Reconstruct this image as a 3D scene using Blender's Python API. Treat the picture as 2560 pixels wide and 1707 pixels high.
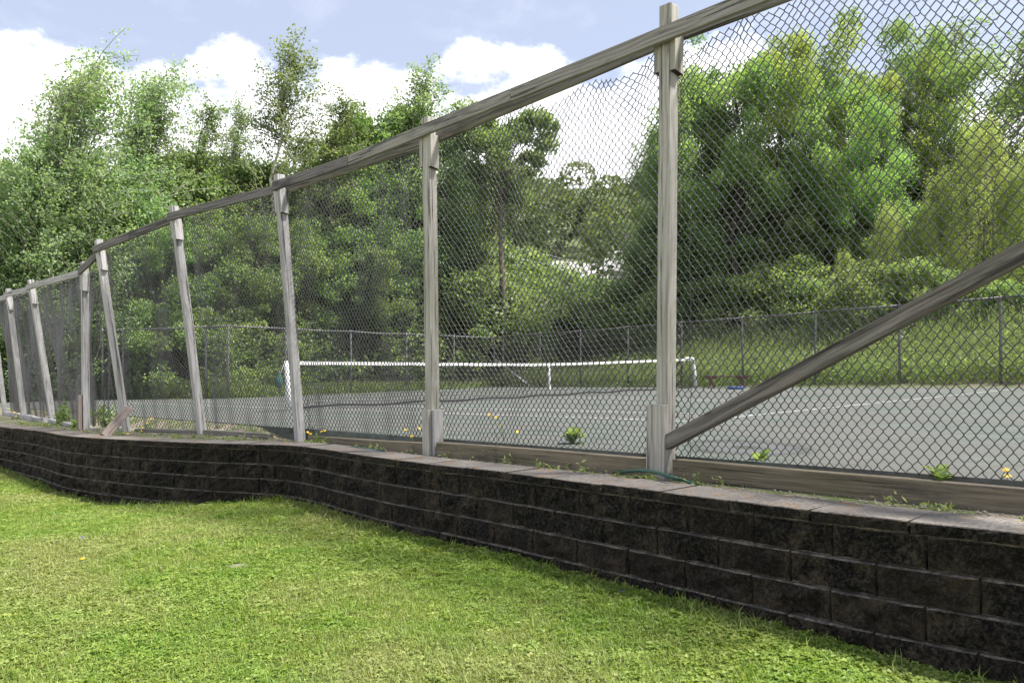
import bpy, bmesh, math, random
import numpy as np
from mathutils import Vector, Matrix, noise as mnoise

R = math.radians
random.seed(7); rng = np.random.default_rng(7)
scene = bpy.context.scene
for o in list(bpy.data.objects): bpy.data.objects.remove(o)
COL = scene.collection

# ------------------------------------------------------------------ camera
F, CX, HY, CAMZ = 2000.0, 1280.0, 935.0, 0.67     # focal length in px of a 2560 px wide picture, horizon row, eye height
cd = bpy.data.cameras.new('camera'); cam = bpy.data.objects.new('camera', cd); COL.objects.link(cam)
cd.sensor_width = 36; cd.lens = 36 * F / 2560; cd.shift_y = (HY - 853.5) / 2560
cd.clip_start = .05; cd.clip_end = 2000
cam.location = (0, 0, CAMZ); cam.rotation_euler = (R(90), 0, 0)
scene.camera = cam

# ------------------------------------------------------------------ light
SUN_EL, SUN_AZ = 60, 97      # azimuth measured from +Y towards +X
sd = bpy.data.lights.new('sun', 'SUN'); so = bpy.data.objects.new('sun', sd); COL.objects.link(so)
sd.energy = 3.9; sd.angle = R(7); sd.color = (1, .955, .88)
dv = Vector((math.sin(R(SUN_AZ)) * math.cos(R(SUN_EL)), math.cos(R(SUN_AZ)) * math.cos(R(SUN_EL)), math.sin(R(SUN_EL))))
so.rotation_euler = dv.to_track_quat('Z', 'Y').to_euler(); so.location = (20, 5, 30)

w = bpy.data.worlds.new('World'); scene.world = w; w.use_nodes = True
nt = w.node_tree; nt.nodes.clear()
def N(nt, t, **k):
    n = nt.nodes.new(t)
    for a, b in k.items():
        if a.startswith('i_'):
            key = a[2:]
            n.inputs[int(key) if key.isdigit() else key.replace('_', ' ')].default_value = b
        else: setattr(n, a, b)
    return n
def L(nt, a, b): nt.links.new(a, b)
def math_n(nt, op, a, b=None, c=None, clamp=False):
    n = nt.nodes.new('ShaderNodeMath'); n.operation = op; n.use_clamp = clamp
    for i, v in enumerate((a, b, c)):
        if v is None: continue
        if isinstance(v, (int, float)): n.inputs[i].default_value = v
        else: nt.links.new(v, n.inputs[i])
    return n.outputs[0]
def build_world():
    sky = N(nt, 'ShaderNodeTexSky', sky_type='NISHITA', sun_disc=False, sun_elevation=R(SUN_EL), sun_rotation=R(SUN_AZ),
            air_density=1.0, dust_density=0.6, ozone_density=2.0, altitude=200)
    tc = N(nt, 'ShaderNodeTexCoord')
    sep = N(nt, 'ShaderNodeSeparateXYZ'); L(nt, tc.outputs['Generated'], sep.inputs[0])
    m1 = N(nt, 'ShaderNodeMapping'); m1.inputs['Scale'].default_value = (1, 1, 1.5); m1.inputs['Location'].default_value = (3.37, 1.2, .3)
    L(nt, tc.outputs['Generated'], m1.inputs[0])
    big = N(nt, 'ShaderNodeTexNoise', i_Scale=4.2, i_Detail=2.0, i_Roughness=.5); L(nt, m1.outputs[0], big.inputs['Vector'])
    fine = N(nt, 'ShaderNodeTexNoise', i_Scale=17.0, i_Detail=8.0, i_Roughness=.6); L(nt, m1.outputs[0], fine.inputs['Vector'])
    # cumulus bank: its top edge height follows the noise all the way round the sky
    top = math_n(nt, 'ADD', .336, math_n(nt, 'MULTIPLY', math_n(nt, 'SUBTRACT', big.outputs[0], .5), .22))
    top = math_n(nt, 'ADD', top, math_n(nt, 'MULTIPLY', math_n(nt, 'SUBTRACT', fine.outputs[0], .5), .13))
    dens = math_n(nt, 'SUBTRACT', top, sep.outputs[2])
    mr = N(nt, 'ShaderNodeMapRange', interpolation_type='SMOOTHSTEP'); L(nt, dens, mr.inputs[0])
    mr.inputs[1].default_value = -.004; mr.inputs[2].default_value = .035
    wisp = N(nt, 'ShaderNodeTexNoise', i_Scale=5.0, i_Detail=6.0, i_Roughness=.62, i_Distortion=.4); L(nt, m1.outputs[0], wisp.inputs['Vector'])
    wr = N(nt, 'ShaderNodeMapRange'); L(nt, wisp.outputs[0], wr.inputs[0])
    wr.inputs[1].default_value = .45; wr.inputs[2].default_value = .8; wr.inputs[4].default_value = .22
    mask = math_n(nt, 'MAXIMUM', mr.outputs[0], wr.outputs[0])
    shade = N(nt, 'ShaderNodeMapRange'); L(nt, fine.outputs[0], shade.inputs[0])
    shade.inputs[1].default_value = .3; shade.inputs[2].default_value = .65; shade.inputs[3].default_value = 6.6; shade.inputs[4].default_value = 8.2
    cc = N(nt, 'ShaderNodeCombineColor')
    for i, k in enumerate((1.0, 1.0, 1.03)): L(nt, math_n(nt, 'MULTIPLY', shade.outputs[0], k), cc.inputs[i])
    # thin veil of high cloud that whitens the blue
    veil = N(nt, 'ShaderNodeMix', data_type='RGBA', i_0=.5); L(nt, sky.outputs[0], veil.inputs[6]); veil.inputs[7].default_value = (5.0, 5.45, 7.3, 1)
    dp = N(nt, 'ShaderNodeMix', data_type='RGBA', blend_type='MULTIPLY', i_0=1.0); L(nt, veil.outputs[2], dp.inputs[6]); dp.inputs[7].default_value = (.745, .715, .66, 1)
    mx = N(nt, 'ShaderNodeMix', data_type='RGBA'); L(nt, mask, mx.inputs[0]); L(nt, dp.outputs[2], mx.inputs[6]); L(nt, cc.outputs[0], mx.inputs[7])
    bg = N(nt, 'ShaderNodeBackground'); L(nt, mx.outputs[2], bg.inputs[0]); bg.inputs[1].default_value = .094
    out = N(nt, 'ShaderNodeOutputWorld'); L(nt, bg.outputs[0], out.inputs[0])
build_world()
vs = scene.view_settings; vs.view_transform = 'Standard'; vs.look = 'None'; vs.exposure = 1.42; vs.gamma = 1; vs.use_curve_mapping = False
scene.render.engine = 'CYCLES'
scene.cycles.max_bounces = 9; scene.cycles.diffuse_bounces = 7; scene.cycles.transmission_bounces = 4; scene.cycles.transparent_max_bounces = 4

# ------------------------------------------------------------------ helpers
def S(x): return .02 * np.clip(x, -30, 30)            # the whole site falls gently to the left
def at(px, py, dz):                                   # picture point lying dz below the eye on the sloping site -> world
    s = (py + .02 * (px - CX) - HY) / dz
    return np.array([(px - CX) / s, F / s])
def P3(xy, z): return Vector((float(xy[0]), float(xy[1]), float(z + S(xy[0]))))

def obj(name, me, mat=None, parent=None, world=True):
    o = bpy.data.objects.new(name, me); COL.objects.link(o)
    if mat is not None and me is not None and len(me.materials) == 0:
        for m in (mat if isinstance(mat, (list, tuple)) else [mat]): me.materials.append(m)
    if parent is not None:
        o.parent = parent
        if world: o.matrix_parent_inverse = Matrix.Translation(parent.location).inverted() if parent.type == 'EMPTY' else parent.matrix_basis.inverted()
    return o
def tag(o, label=None, cat=None, group=None, kind=None):
    if label: o['label'] = label
    if cat: o['category'] = cat
    if group: o['group'] = group
    if kind: o['kind'] = kind
    return o
def empty(name, loc, label=None, cat=None, group=None):
    o = bpy.data.objects.new(name, None); COL.objects.link(o); o.location = loc; o.empty_display_size = .2
    return tag(o, label, cat, group)
def mesh_np(name, verts, faces, smooth=False, attr=None, mats=None):
    """faces: int array (n,k) of equal-sided faces"""
    me = bpy.data.meshes.new(name); verts = np.asarray(verts, dtype=np.float32); faces = np.asarray(faces, dtype=np.int32)
    n, k = faces.shape
    me.vertices.add(len(verts)); me.vertices.foreach_set('co', verts.ravel())
    me.loops.add(n * k); me.loops.foreach_set('vertex_index', faces.ravel())
    me.polygons.add(n); me.polygons.foreach_set('loop_start', np.arange(0, n * k, k, dtype=np.int32))
    try: me.polygons.foreach_set('loop_total', np.full(n, k, dtype=np.int32))
    except Exception: pass
    me.polygons.foreach_set('use_smooth', np.full(n, smooth, dtype=bool))
    me.update(calc_edges=True)
    if attr is not None:
        a = me.attributes.new('rnd', 'FLOAT', 'FACE'); a.data.foreach_set('value', np.asarray(attr, dtype=np.float32))
    return me
def bm_mesh(name, bm, smooth=False):
    me = bpy.data.meshes.new(name); bm.to_mesh(me); bm.free()
    if smooth:
        for p in me.polygons: p.use_smooth = True
    return me
def frame_from(zdir, xhint):
    z = Vector(zdir).normalized(); x = Vector(xhint); x = (x - z * x.dot(z)).normalized(); y = z.cross(x)
    return Matrix((x, y, z)).transposed()
def board(name, p0, p1, wx, wy, xhint, mat, parent, bevel=.004, warp=.004, cuts=6, sub=None, endtilt=0, end=False):
    """a sawn timber from p0 to p1: local z runs along it, wx across along xhint, wy across the other way"""
    p0 = Vector(p0); p1 = Vector(p1); ln = (p1 - p0).length
    bm = bmesh.new()
    bmesh.ops.create_cube(bm, size=1)
    for v in bm.verts: v.co = Vector((v.co.x * wx, v.co.y * wy, (v.co.z + .5) * ln))
    es = [e for e in bm.edges if abs((e.verts[0].co - e.verts[1].co).z) > ln * .5]
    bmesh.ops.subdivide_edges(bm, edges=es, cuts=cuts)
    bmesh.ops.bevel(bm, geom=[e for e in bm.edges if e.calc_face_angle(0) > .5], offset=bevel, segments=2, affect='EDGES', profile=.6)
    sd_ = random.random() * 100
    for v in bm.verts:
        t = v.co.z
        v.co.x += mnoise.noise(Vector((t * .8, sd_, 0))) * warp + mnoise.noise(Vector((t * 7, v.co.x * 30, sd_))) * warp * .25
        v.co.y += mnoise.noise(Vector((t * .8, sd_ + 9, 3))) * warp + mnoise.noise(Vector((t * 7, v.co.y * 30, sd_ + 5))) * warp * .25
        if endtilt and t < ln * .5: v.co.z += v.co.y * endtilt
    if end:
        bm.normal_update()
        for f in bm.faces:
            if f.normal.z < -.7: f.material_index = 1
    me = bm_mesh(name, bm)
    o = obj(name, me, [mat, M['end_grain']] if end else mat)
    o.matrix_basis = Matrix.Translation(p0) @ frame_from(p1 - p0, xhint).to_4x4()
    if parent is not None:
        o.parent = parent
        o.matrix_parent_inverse = Matrix.Translation(parent.location).inverted() if parent.type == 'EMPTY' else parent.matrix_basis.inverted()
    return o
def tubes_np(paths, radii, sides=3, closed_ends=False):
    """paths (n, m, 3), radii scalar or (n,m) -> verts, quad faces"""
    paths = np.asarray(paths, dtype=np.float64); n, m, _ = paths.shape
    d = np.gradient(paths, axis=1); d /= np.linalg.norm(d, axis=2, keepdims=True) + 1e-9
    ref = np.zeros_like(d); ref[..., 0] = 1; ref[np.abs(d[..., 0]) > .8] = (0, 1, 0)
    a = np.cross(d, ref); a /= np.linalg.norm(a, axis=2, keepdims=True) + 1e-9
    b = np.cross(d, a)
    r = np.broadcast_to(np.asarray(radii, dtype=np.float64), (n, m)) if np.ndim(radii) else np.full((n, m), float(radii))
    ang = np.arange(sides) * 2 * np.pi / sides
    v = paths[:, :, None, :] + r[:, :, None, None] * (np.cos(ang)[None, None, :, None] * a[:, :, None, :] + np.sin(ang)[None, None, :, None] * b[:, :, None, :])
    idx = np.arange(n * m * sides).reshape(n, m, sides)
    q = np.stack([idx[:, :-1, :], np.roll(idx, -1, 2)[:, :-1, :], np.roll(idx, -1, 2)[:, 1:, :], idx[:, 1:, :]], -1).reshape(-1, 4)
    return v.reshape(-1, 3), q
def tube_obj(name, pts, rad, mat, parent=None, sides=8, smooth=True):
    pts = np.asarray(pts, dtype=float); m = len(pts)
    v, q = tubes_np(pts[None], np.broadcast_to(np.asarray(rad, float), (1, m)) if np.ndim(rad) else rad, sides)
    # end caps
    me = mesh_np(name, v, q, smooth)
    bm = bmesh.new(); bm.from_mesh(me); bmesh.ops.holes_fill(bm, edges=[e for e in bm.edges if e.is_boundary], sides=sides)
    bm.to_mesh(me); bm.free()
    return obj(name, me, mat, parent)

# ------------------------------------------------------------------ materials
def newmat(name):
    m = bpy.data.materials.new(name); m.use_nodes = True; t = m.node_tree; t.nodes.clear()
    o = N(t, 'ShaderNodeOutputMaterial'); p = N(t, 'ShaderNodeBsdfPrincipled'); L(t, p.outputs[0], o.inputs[0])
    return m, t, p, o
def ramp(t, fac, stops, interp='LINEAR'):
    r = N(t, 'ShaderNodeValToRGB'); cr = r.color_ramp; cr.interpolation = interp
    while len(cr.elements) < len(stops): cr.elements.new(.5)
    for e, (p, c) in zip(cr.elements, stops): e.position = p; e.color = (*c, 1)
    L(t, fac, r.inputs[0]); return r.outputs[0]
def noise(t, vec, scale, detail=4, rough=.55, dist=0, mapscale=None):
    if mapscale:
        mp = N(t, 'ShaderNodeMapping'); mp.inputs['Scale'].default_value = mapscale; L(t, vec, mp.inputs[0]); vec = mp.outputs[0]
    n = N(t, 'ShaderNodeTexNoise', i_Scale=scale, i_Detail=detail, i_Roughness=rough, i_Distortion=dist); L(t, vec, n.inputs['Vector']); return n.outputs[0]
def mix(t, fac, a, b, mode='MIX'):
    n = N(t, 'ShaderNodeMix', data_type='RGBA', blend_type=mode)
    for i, v in ((0, fac), (6, a), (7, b)):
        if isinstance(v, (int, float)): n.inputs[i].default_value = v
        elif isinstance(v, tuple): n.inputs[i].default_value = (*v, 1)
        else: L(t, v, n.inputs[i])
    return n.outputs[2]
def rng_map(t, v, a, b, c=0, d=1):
    n = N(t, 'ShaderNodeMapRange'); L(t, v, n.inputs[0])
    for i, x in enumerate((a, b, c, d)): n.inputs[i + 1].default_value = x
    return n.outputs[0]
def bump(t, p, h, strength=.5, dist=.01):
    b = N(t, 'ShaderNodeBump', i_Strength=strength, i_Distance=dist); L(t, h, b.inputs['Height']); L(t, b.outputs[0], p.inputs['Normal'])
def objvec(t, rand=True):
    tc = N(t, 'ShaderNodeTexCoord'); v = tc.outputs['Object']
    if rand:
        oi = N(t, 'ShaderNodeObjectInfo'); vm = N(t, 'ShaderNodeVectorMath', operation='MULTIPLY_ADD')
        cb = N(t, 'ShaderNodeCombineXYZ')
        for i, k in enumerate((7.3, 3.1, 23.7)): L(t, math_n(t, 'MULTIPLY', oi.outputs['Random'], k), cb.inputs[i])
        va = N(t, 'ShaderNodeVectorMath', operation='ADD'); L(t, v, va.inputs[0]); L(t, cb.outputs[0], va.inputs[1]); v = va.outputs[0]
    return v
def wood_mat(name, light, dark, moss=(.20, .20, .12), mossamt=.5, stain=.35, ring=True, crack=.6):
    m, t, p, o = newmat(name)
    v = objvec(t)
    mp = N(t, 'ShaderNodeMapping'); mp.inputs['Scale'].default_value = (1, 1, .16); L(t, v, mp.inputs[0])
    warp = noise(t, mp.outputs[0], 5.0, 3, .5)
    va = N(t, 'ShaderNodeVectorMath', operation='MULTIPLY_ADD'); L(t, mp.outputs[0], va.inputs[0]); va.inputs[1].default_value = (1, 1, 1)
    cb = N(t, 'ShaderNodeCombineXYZ'); L(t, math_n(t, 'MULTIPLY', warp, .16), cb.inputs[0]); L(t, math_n(t, 'MULTIPLY', warp, .1), cb.inputs[1]); L(t, cb.outputs[0], va.inputs[2])
    wv = N(t, 'ShaderNodeTexWave', wave_type='RINGS', rings_direction='Z', i_Scale=9, i_Distortion=2.2, i_Detail=2.0); wv.inputs['Detail Scale'].default_value = 1.2
    L(t, va.outputs[0], wv.inputs['Vector'])
    fib = noise(t, v, 105, 5, .72, mapscale=(1, 1, .016))
    fib2 = noise(t, v, 30, 5, .65, mapscale=(1, 1, .03))
    g = math_n(t, 'ADD', math_n(t, 'MULTIPLY', wv.outputs[0], .16 if ring else .08), math_n(t, 'MULTIPLY', fib, .84))
    c = mix(t, rng_map(t, g, .36, .60), dark, light)
    c = mix(t, rng_map(t, noise(t, v, 7, 4, .6, mapscale=(1, 1, .08)), .35, .65, .0, .5), c, tuple(x * 1.35 for x in light))
    ck = rng_map(t, fib2, .36, .42, 1, 0)
    c = mix(t, math_n(t, 'MULTIPLY', ck, crack), c, (.022, .019, .017))
    mo = rng_map(t, noise(t, v, 2.6, 5, .65, mapscale=(1, 1, .5)), .45, .68)
    c = mix(t, math_n(t, 'MULTIPLY', mo, mossamt), c, moss)
    st = rng_map(t, noise(t, v, 3.3, 6, .7, mapscale=(1, 1, .35)), .53, .66)
    c = mix(t, math_n(t, 'MULTIPLY', st, stain), c, (.03, .027, .027))
    # knots
    vo = N(t, 'ShaderNodeTexVoronoi', i_Scale=3.2); mp2 = N(t, 'ShaderNodeMapping'); mp2.inputs['Scale'].default_value = (1, 1, .45); L(t, v, mp2.inputs[0]); L(t, mp2.outputs[0], vo.inputs['Vector'])
    kn = rng_map(t, vo.outputs['Distance'], .035, .075, 1, 0)
    c = mix(t, math_n(t, 'MULTIPLY', kn, .75), c, (.05, .036, .025))
    L(t, c, p.inputs['Base Color']); p.inputs['Roughness'].default_value = .85
    bump(t, p, math_n(t, 'SUBTRACT', g, math_n(t, 'MULTIPLY', ck, 1.2)), .9, .006)
    return m
M = {}
M['post'] = wood_mat('weathered post wood', (.37, .355, .32), (.205, .195, .172), moss=(.20, .198, .13), mossamt=.45, stain=.25, crack=.85)
M['post_grey'] = wood_mat('silvered post wood', (.37, .36, .36), (.175, .17, .172), moss=(.21, .21, .155), mossamt=.25, stain=.4, crack=.8)
M['rail'] = wood_mat('rail wood', (.255, .242, .22), (.09, .084, .077), mossamt=.12, stain=.5, crack=.85)
M['rail_dark'] = wood_mat('stained rail wood', (.15, .14, .135), (.035, .032, .031), mossamt=.05, stain=1.0, crack=.8)
M['brace'] = wood_mat('rough brace wood', (.18, .165, .142), (.028, .026, .023), mossamt=.25, stain=.55, crack=.95, moss=(.09, .087, .066))
M['sleeper'] = wood_mat('damp kerb timber', (.19, .158, .108), (.05, .040, .027), mossamt=.5, stain=.6, moss=(.11, .10, .05), ring=False)
M['broken'] = wood_mat('split pink grey timber', (.23, .185, .16), (.12, .095, .08), mossamt=.1, stain=.25)

def concrete_mats():
    m, t, p, o = newmat('blackened split block')
    geo = N(t, 'ShaderNodeNewGeometry'); pos = geo.outputs['Position']
    oi = N(t, 'ShaderNodeObjectInfo')
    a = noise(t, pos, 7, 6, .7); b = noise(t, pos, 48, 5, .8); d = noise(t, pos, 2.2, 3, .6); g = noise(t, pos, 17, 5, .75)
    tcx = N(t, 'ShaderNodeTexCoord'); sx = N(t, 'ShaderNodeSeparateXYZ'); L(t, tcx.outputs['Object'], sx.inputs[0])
    c = mix(t, rng_map(t, b, .47, .62), (.0008, .0008, .0007), (.066, .057, .047))  # black stain speckle; the darkened pits also paint in relief shading
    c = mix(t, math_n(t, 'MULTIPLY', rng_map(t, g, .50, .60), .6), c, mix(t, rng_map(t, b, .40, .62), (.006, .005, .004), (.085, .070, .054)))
    br = math_n(t, 'MULTIPLY', rng_map(t, a, .48, .60), rng_map(t, d, .42, .55))
    tan = mix(t, rng_map(t, b, .35, .65), (.024, .017, .011), (.185, .145, .105))
    c = mix(t, math_n(t, 'MULTIPLY', br, .8), c, tan)
    # block ends keep more of their bare concrete
    ed = math_n(t, 'MULTIPLY', rng_map(t, math_n(t, 'ABSOLUTE', sx.outputs[0]), .15, .2), rng_map(t, noise(t, pos, 5, 4, .6), .42, .54))
    c = mix(t, math_n(t, 'MULTIPLY', ed, .75), c, tan)
    c = mix(t, math_n(t, 'MULTIPLY', rng_map(t, oi.outputs['Random'], .45, 1.0), .42), c, (.050, .039, .029))
    sp = rng_map(t, noise(t, pos, 120, 2, .5), .64, .69)
    c = mix(t, math_n(t, 'MULTIPLY', sp, .3), c, (.18, .17, .16))
    L(t, c, p.inputs['Base Color']); p.inputs['Roughness'].default_value = .85; p.inputs['Specular IOR Level'].default_value = .18
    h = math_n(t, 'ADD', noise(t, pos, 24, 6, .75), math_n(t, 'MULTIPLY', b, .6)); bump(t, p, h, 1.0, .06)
    M['block'] = m
    m, t, p, o = newmat('block edge concrete')
    geo = N(t, 'ShaderNodeNewGeometry'); pos = geo.outputs['Position']
    c = mix(t, rng_map(t, noise(t, pos, 9, 5, .7), .4, .62), (.045, .039, .032), (.22, .19, .15))
    c = mix(t, rng_map(t, noise(t, pos, 45, 4, .7), .45, .62), c, (.03, .028, .025))
    L(t, c, p.inputs['Base Color']); p.inputs['Roughness'].default_value = .9
    bump(t, p, noise(t, pos, 70, 4, .7), .6, .01)
    M['block_edge'] = m
    m, t, p, o = newmat('cap top concrete')
    geo = N(t, 'ShaderNodeNewGeometry'); pos = geo.outputs['Position']; oi = N(t, 'ShaderNodeObjectInfo')
    b = noise(t, pos, 55, 5, .75); a = noise(t, pos, 3.5, 5, .65)
    c = mix(t, rng_map(t, b, .36, .64), (.06, .056, .05), (.27, .245, .215))
    c = mix(t, math_n(t, 'MULTIPLY', rng_map(t, a, .48, .60), .6), c, (.05, .046, .044))
    c = mix(t, math_n(t, 'MULTIPLY', oi.outputs['Random'], .30), c, (.21, .18, .15))
    li = math_n(t, 'MULTIPLY', rng_map(t, noise(t, pos, 9, 6, .75), .535, .585), rng_map(t, noise(t, pos, 2.4, 2, .5), .45, .55))
    c = mix(t, math_n(t, 'MULTIPLY', li, .85), c, mix(t, b, (.10, .055, .02), (.34, .19, .05)))
    L(t, c, p.inputs['Base Color']); p.inputs['Roughness'].default_value = .92
    bump(t, p, math_n(t, 'ADD', b, math_n(t, 'MULTIPLY', noise(t, pos, 180, 2), .6)), .7, .006)
    M['cap'] = m
concrete_mats()

def simple(name, col, rough=.6, metal=0, var=.25, scale=20, bumpd=0):
    m, t, p, o = newmat(name)
    geo = N(t, 'ShaderNodeNewGeometry')
    n = noise(t, geo.outputs['Position'], scale, 4, .65)
    c = mix(t, rng_map(t, n, .3, .7), tuple(x * (1 - var) for x in col), tuple(min(1, x * (1 + var)) for x in col))
    L(t, c, p.inputs['Base Color']); p.inputs['Roughness'].default_value = rough; p.inputs['Metallic'].default_value = metal
    if bumpd: bump(t, p, n, .6, bumpd)
    return m
M['end_grain'] = simple('black end grain', (.018, .016, .015), .9, 0, .4, 60)  # near black, for the cut ends that face down
M['wire'] = simple('weathered galvanised wire', (.055, .055, .06), .36, .35, .25, 12)
M['pipe'] = simple('galvanised pipe', (.30, .30, .31), .45, .5, .25, 6)
M['pipe_mid'] = simple('weathered pipe', (.17, .165, .17), .55, .3, .3, 6)
M['pipe_dark'] = simple('dull dark pipe', (.11, .105, .11), .55, .3, .3, 6)
M['far_wire'] = simple('dull far wire', (.10, .10, .10), .6, .2, .2, 6)
M['white'] = simple('white paint', (.66, .66, .66), .5, 0, .06, 8)
M['net'] = simple('black net cord', (.02, .02, .024), .8, 0, .2, 6)
M['red_wood'] = simple('red brown painted wood', (.12, .055, .045), .75, 0, .3, 9)
M['blue'] = simple('blue plastic', (.05, .11, .36), .4, 0, .1, 6)
M['teal'] = simple('teal cloth', (.022, .10, .085), .8, 0, .35, 30)
M['hose'] = simple('green rubber hose', (.014, .065, .05), .38, 0, .2, 14)
M['bark'] = simple('grey brown bark', (.14, .115, .095), .9, 0, .45, 5, .03)
M['bark_dark'] = simple('dark bark', (.055, .045, .038), .9, 0, .4, 5, .03)
M['bark_pale'] = simple('pale birch bark', (.42, .39, .35), .85, 0, .3, 5, .01)
M['yellow'] = simple('yellow petals', (.80, .50, .01), .6, 0, .15, 60)
M['orange'] = simple('orange petals', (.75, .22, .01), .6, 0, .15, 60)
M['violet'] = simple('violet petals', (.14, .10, .42), .6, 0, .15, 60)
M['stone'] = simple('pale pebble', (.20, .175, .145), .85, 0, .35, 60)
M['house_wall'] = simple('cream siding', (.42, .405, .37), .7, 0, .08, 3)
M['house_roof'] = simple('light grey roof', (.30, .295, .285), .8, 0, .12, 3)
M['glass'] = simple('dark window glass', (.03, .035, .04), .12, 0, .1, 3)
M['cable'] = simple('pale cable', (.55, .55, .55), .5, 0, .1, 3)

def leaf_mat(name, c0, c1, c2, trans=.46, patch=None):
    """c0 dark .. c2 light leaf colours picked per leaf, shifted a little per tree"""
    m = bpy.data.materials.new(name); m.use_nodes = True; t = m.node_tree; t.nodes.clear()
    o = N(t, 'ShaderNodeOutputMaterial')
    at_ = N(t, 'ShaderNodeAttribute', attribute_name='rnd'); oi = N(t, 'ShaderNodeObjectInfo')
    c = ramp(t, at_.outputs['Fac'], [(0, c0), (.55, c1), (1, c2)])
    hs = N(t, 'ShaderNodeHueSaturation'); L(t, c, hs.inputs['Color'])
    L(t, math_n(t, 'ADD', .485, math_n(t, 'MULTIPLY', oi.outputs['Random'], .03)), hs.inputs['Hue'])
    L(t, math_n(t, 'ADD', .9, math_n(t, 'MULTIPLY', oi.outputs['Random'], .3)), hs.inputs['Value']); hs.inputs['Saturation'].default_value = .86
    p = N(t, 'ShaderNodeBsdfPrincipled', i_Roughness=.55); L(t, hs.outputs[0], p.inputs['Base Color'])
    p.inputs['Specular IOR Level'].default_value = .35
    tr = N(t, 'ShaderNodeBsdfTranslucent')
    br = mix(t, 1.0, hs.outputs[0], (1.6, 1.7, .85), 'MULTIPLY'); L(t, br, tr.inputs[0])
    ms = N(t, 'ShaderNodeMixShader', i_0=trans); L(t, p.outputs[0], ms.inputs[1]); L(t, tr.outputs[0], ms.inputs[2]); L(t, ms.outputs[0], o.inputs[0])
    return m
M['leaf_poplar'] = leaf_mat('poplar leaves', (0.109, 0.186, 0.078), (0.172, 0.264, 0.114), (0.305, 0.402, 0.215))
M['leaf_birch'] = leaf_mat('birch leaves', (0.094, 0.146, 0.055), (0.143, 0.207, 0.071), (0.237, 0.297, 0.132))
M['leaf_maple'] = leaf_mat('maple leaves', (0.103, 0.204, 0.057), (0.162, 0.281, 0.071), (0.286, 0.396, 0.109))
M['leaf_maple_y'] = leaf_mat('yellow green maple leaves', (.11, .18, .035), (.185, .255, .045), (.30, .34, .07))
M['leaf_mid'] = leaf_mat('underwood leaves', (0.094, 0.162, 0.053), (0.154, 0.235, 0.071), (0.259, 0.330, 0.113))
M['leaf_willow'] = leaf_mat('willow leaves', (0.169, 0.236, 0.067), (0.263, 0.327, 0.094), (0.391, 0.425, 0.148), .45)
M['leaf_hill'] = leaf_mat('hill wood leaves', (.060, .110, .030), (.100, .155, .042), (.165, .215, .065), .3)
M['leaf_bush'] = leaf_mat('bush leaves', (.10, .165, .050), (.155, .225, .066), (.235, .295, .105), .42)
M['weed'] = leaf_mat('bank weeds', (.105, .15, .045), (.18, .225, .075), (.28, .30, .13), .42)
M['broadleaf'] = leaf_mat('broad young leaves', (.10, .17, .03), (.15, .225, .04), (.20, .27, .06), .45)

def grass_mats():
    m = bpy.data.materials.new('lawn grass blades'); m.use_nodes = True; t = m.node_tree; t.nodes.clear()
    o = N(t, 'ShaderNodeOutputMaterial'); geo = N(t, 'ShaderNodeNewGeometry'); at_ = N(t, 'ShaderNodeAttribute', attribute_name='rnd')
    pos = geo.outputs['Position']
    c = ramp(t, at_.outputs['Fac'], [(0, (.120, .190, .034)), (.45, (.230, .305, .060)), (.82, (.355, .395, .112)), (.93, (.46, .43, .23)), (1, (.50, .46, .34))])
    big = noise(t, pos, .55, 4, .6); mid = noise(t, pos, 2.4, 4, .65)
    lush = mix(t, 1.0, c, (.78, .95, .72), 'MULTIPLY'); dry = mix(t, .5, c, (.36, .32, .18))
    c2 = mix(t, rng_map(t, mid, .36, .62), lush, c)
    c2 = mix(t, math_n(t, 'MULTIPLY', rng_map(t, big, .47, .62), .65), c2, dry)
    p = N(t, 'ShaderNodeBsdfPrincipled', i_Roughness=.5); L(t, c2, p.inputs['Base Color']); p.inputs['Specular IOR Level'].default_value = .3
    tr = N(t, 'ShaderNodeBsdfTranslucent'); L(t, mix(t, 1.0, c2, (1.4, 1.4, .7), 'MULTIPLY'), tr.inputs[0])
    ms = N(t, 'ShaderNodeMixShader', i_0=.38); L(t, p.outputs[0], ms.inputs[1]); L(t, tr.outputs[0], ms.inputs[2]); L(t, ms.outputs[0], o.inputs[0])
    M['grass'] = m
    m, t, p, o = newmat('lawn soil and thatch'); geo = N(t, 'ShaderNodeNewGeometry'); pos = geo.outputs['Position']
    c = mix(t, rng_map(t, noise(t, pos, 40, 5, .7), .3, .7), (.10, .115, .036), (.28, .27, .12))
    c = mix(t, rng_map(t, noise(t, pos, 1.5, 4, .6), .5, .7), c, (.17, .145, .085))
    L(t, c, p.inputs['Base Color']); p.inputs['Roughness'].default_value = .95; bump(t, p, noise(t, pos, 60, 4, .7), .8, .02)
    M['lawn'] = m
    m, t, p, o = newmat('rough ground'); geo = N(t, 'ShaderNodeNewGeometry'); pos = geo.outputs['Position']
    c = mix(t, rng_map(t, noise(t, pos, 9, 6, .7), .35, .65), (.16, .13, .095), (.30, .26, .20))
    c = mix(t, rng_map(t, noise(t, pos, 3.2, 5, .65), .45, .58), c, (.09, .125, .03))
    sx = N(t, 'ShaderNodeSeparateXYZ'); L(t, pos, sx.inputs[0])
    far = rng_map(t, sx.outputs[1], 20, 24)
    c = mix(t, far, c, mix(t, rng_map(t, noise(t, pos, 1.2, 5, .7), .35, .65), (.05, .07, .022), (.12, .15, .045)))
    L(t, c, p.inputs['Base Color']); p.inputs['Roughness'].default_value = .95; bump(t, p, noise(t, pos, 45, 5, .75), .9, .03)
    M['ground'] = m
grass_mats()
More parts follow.
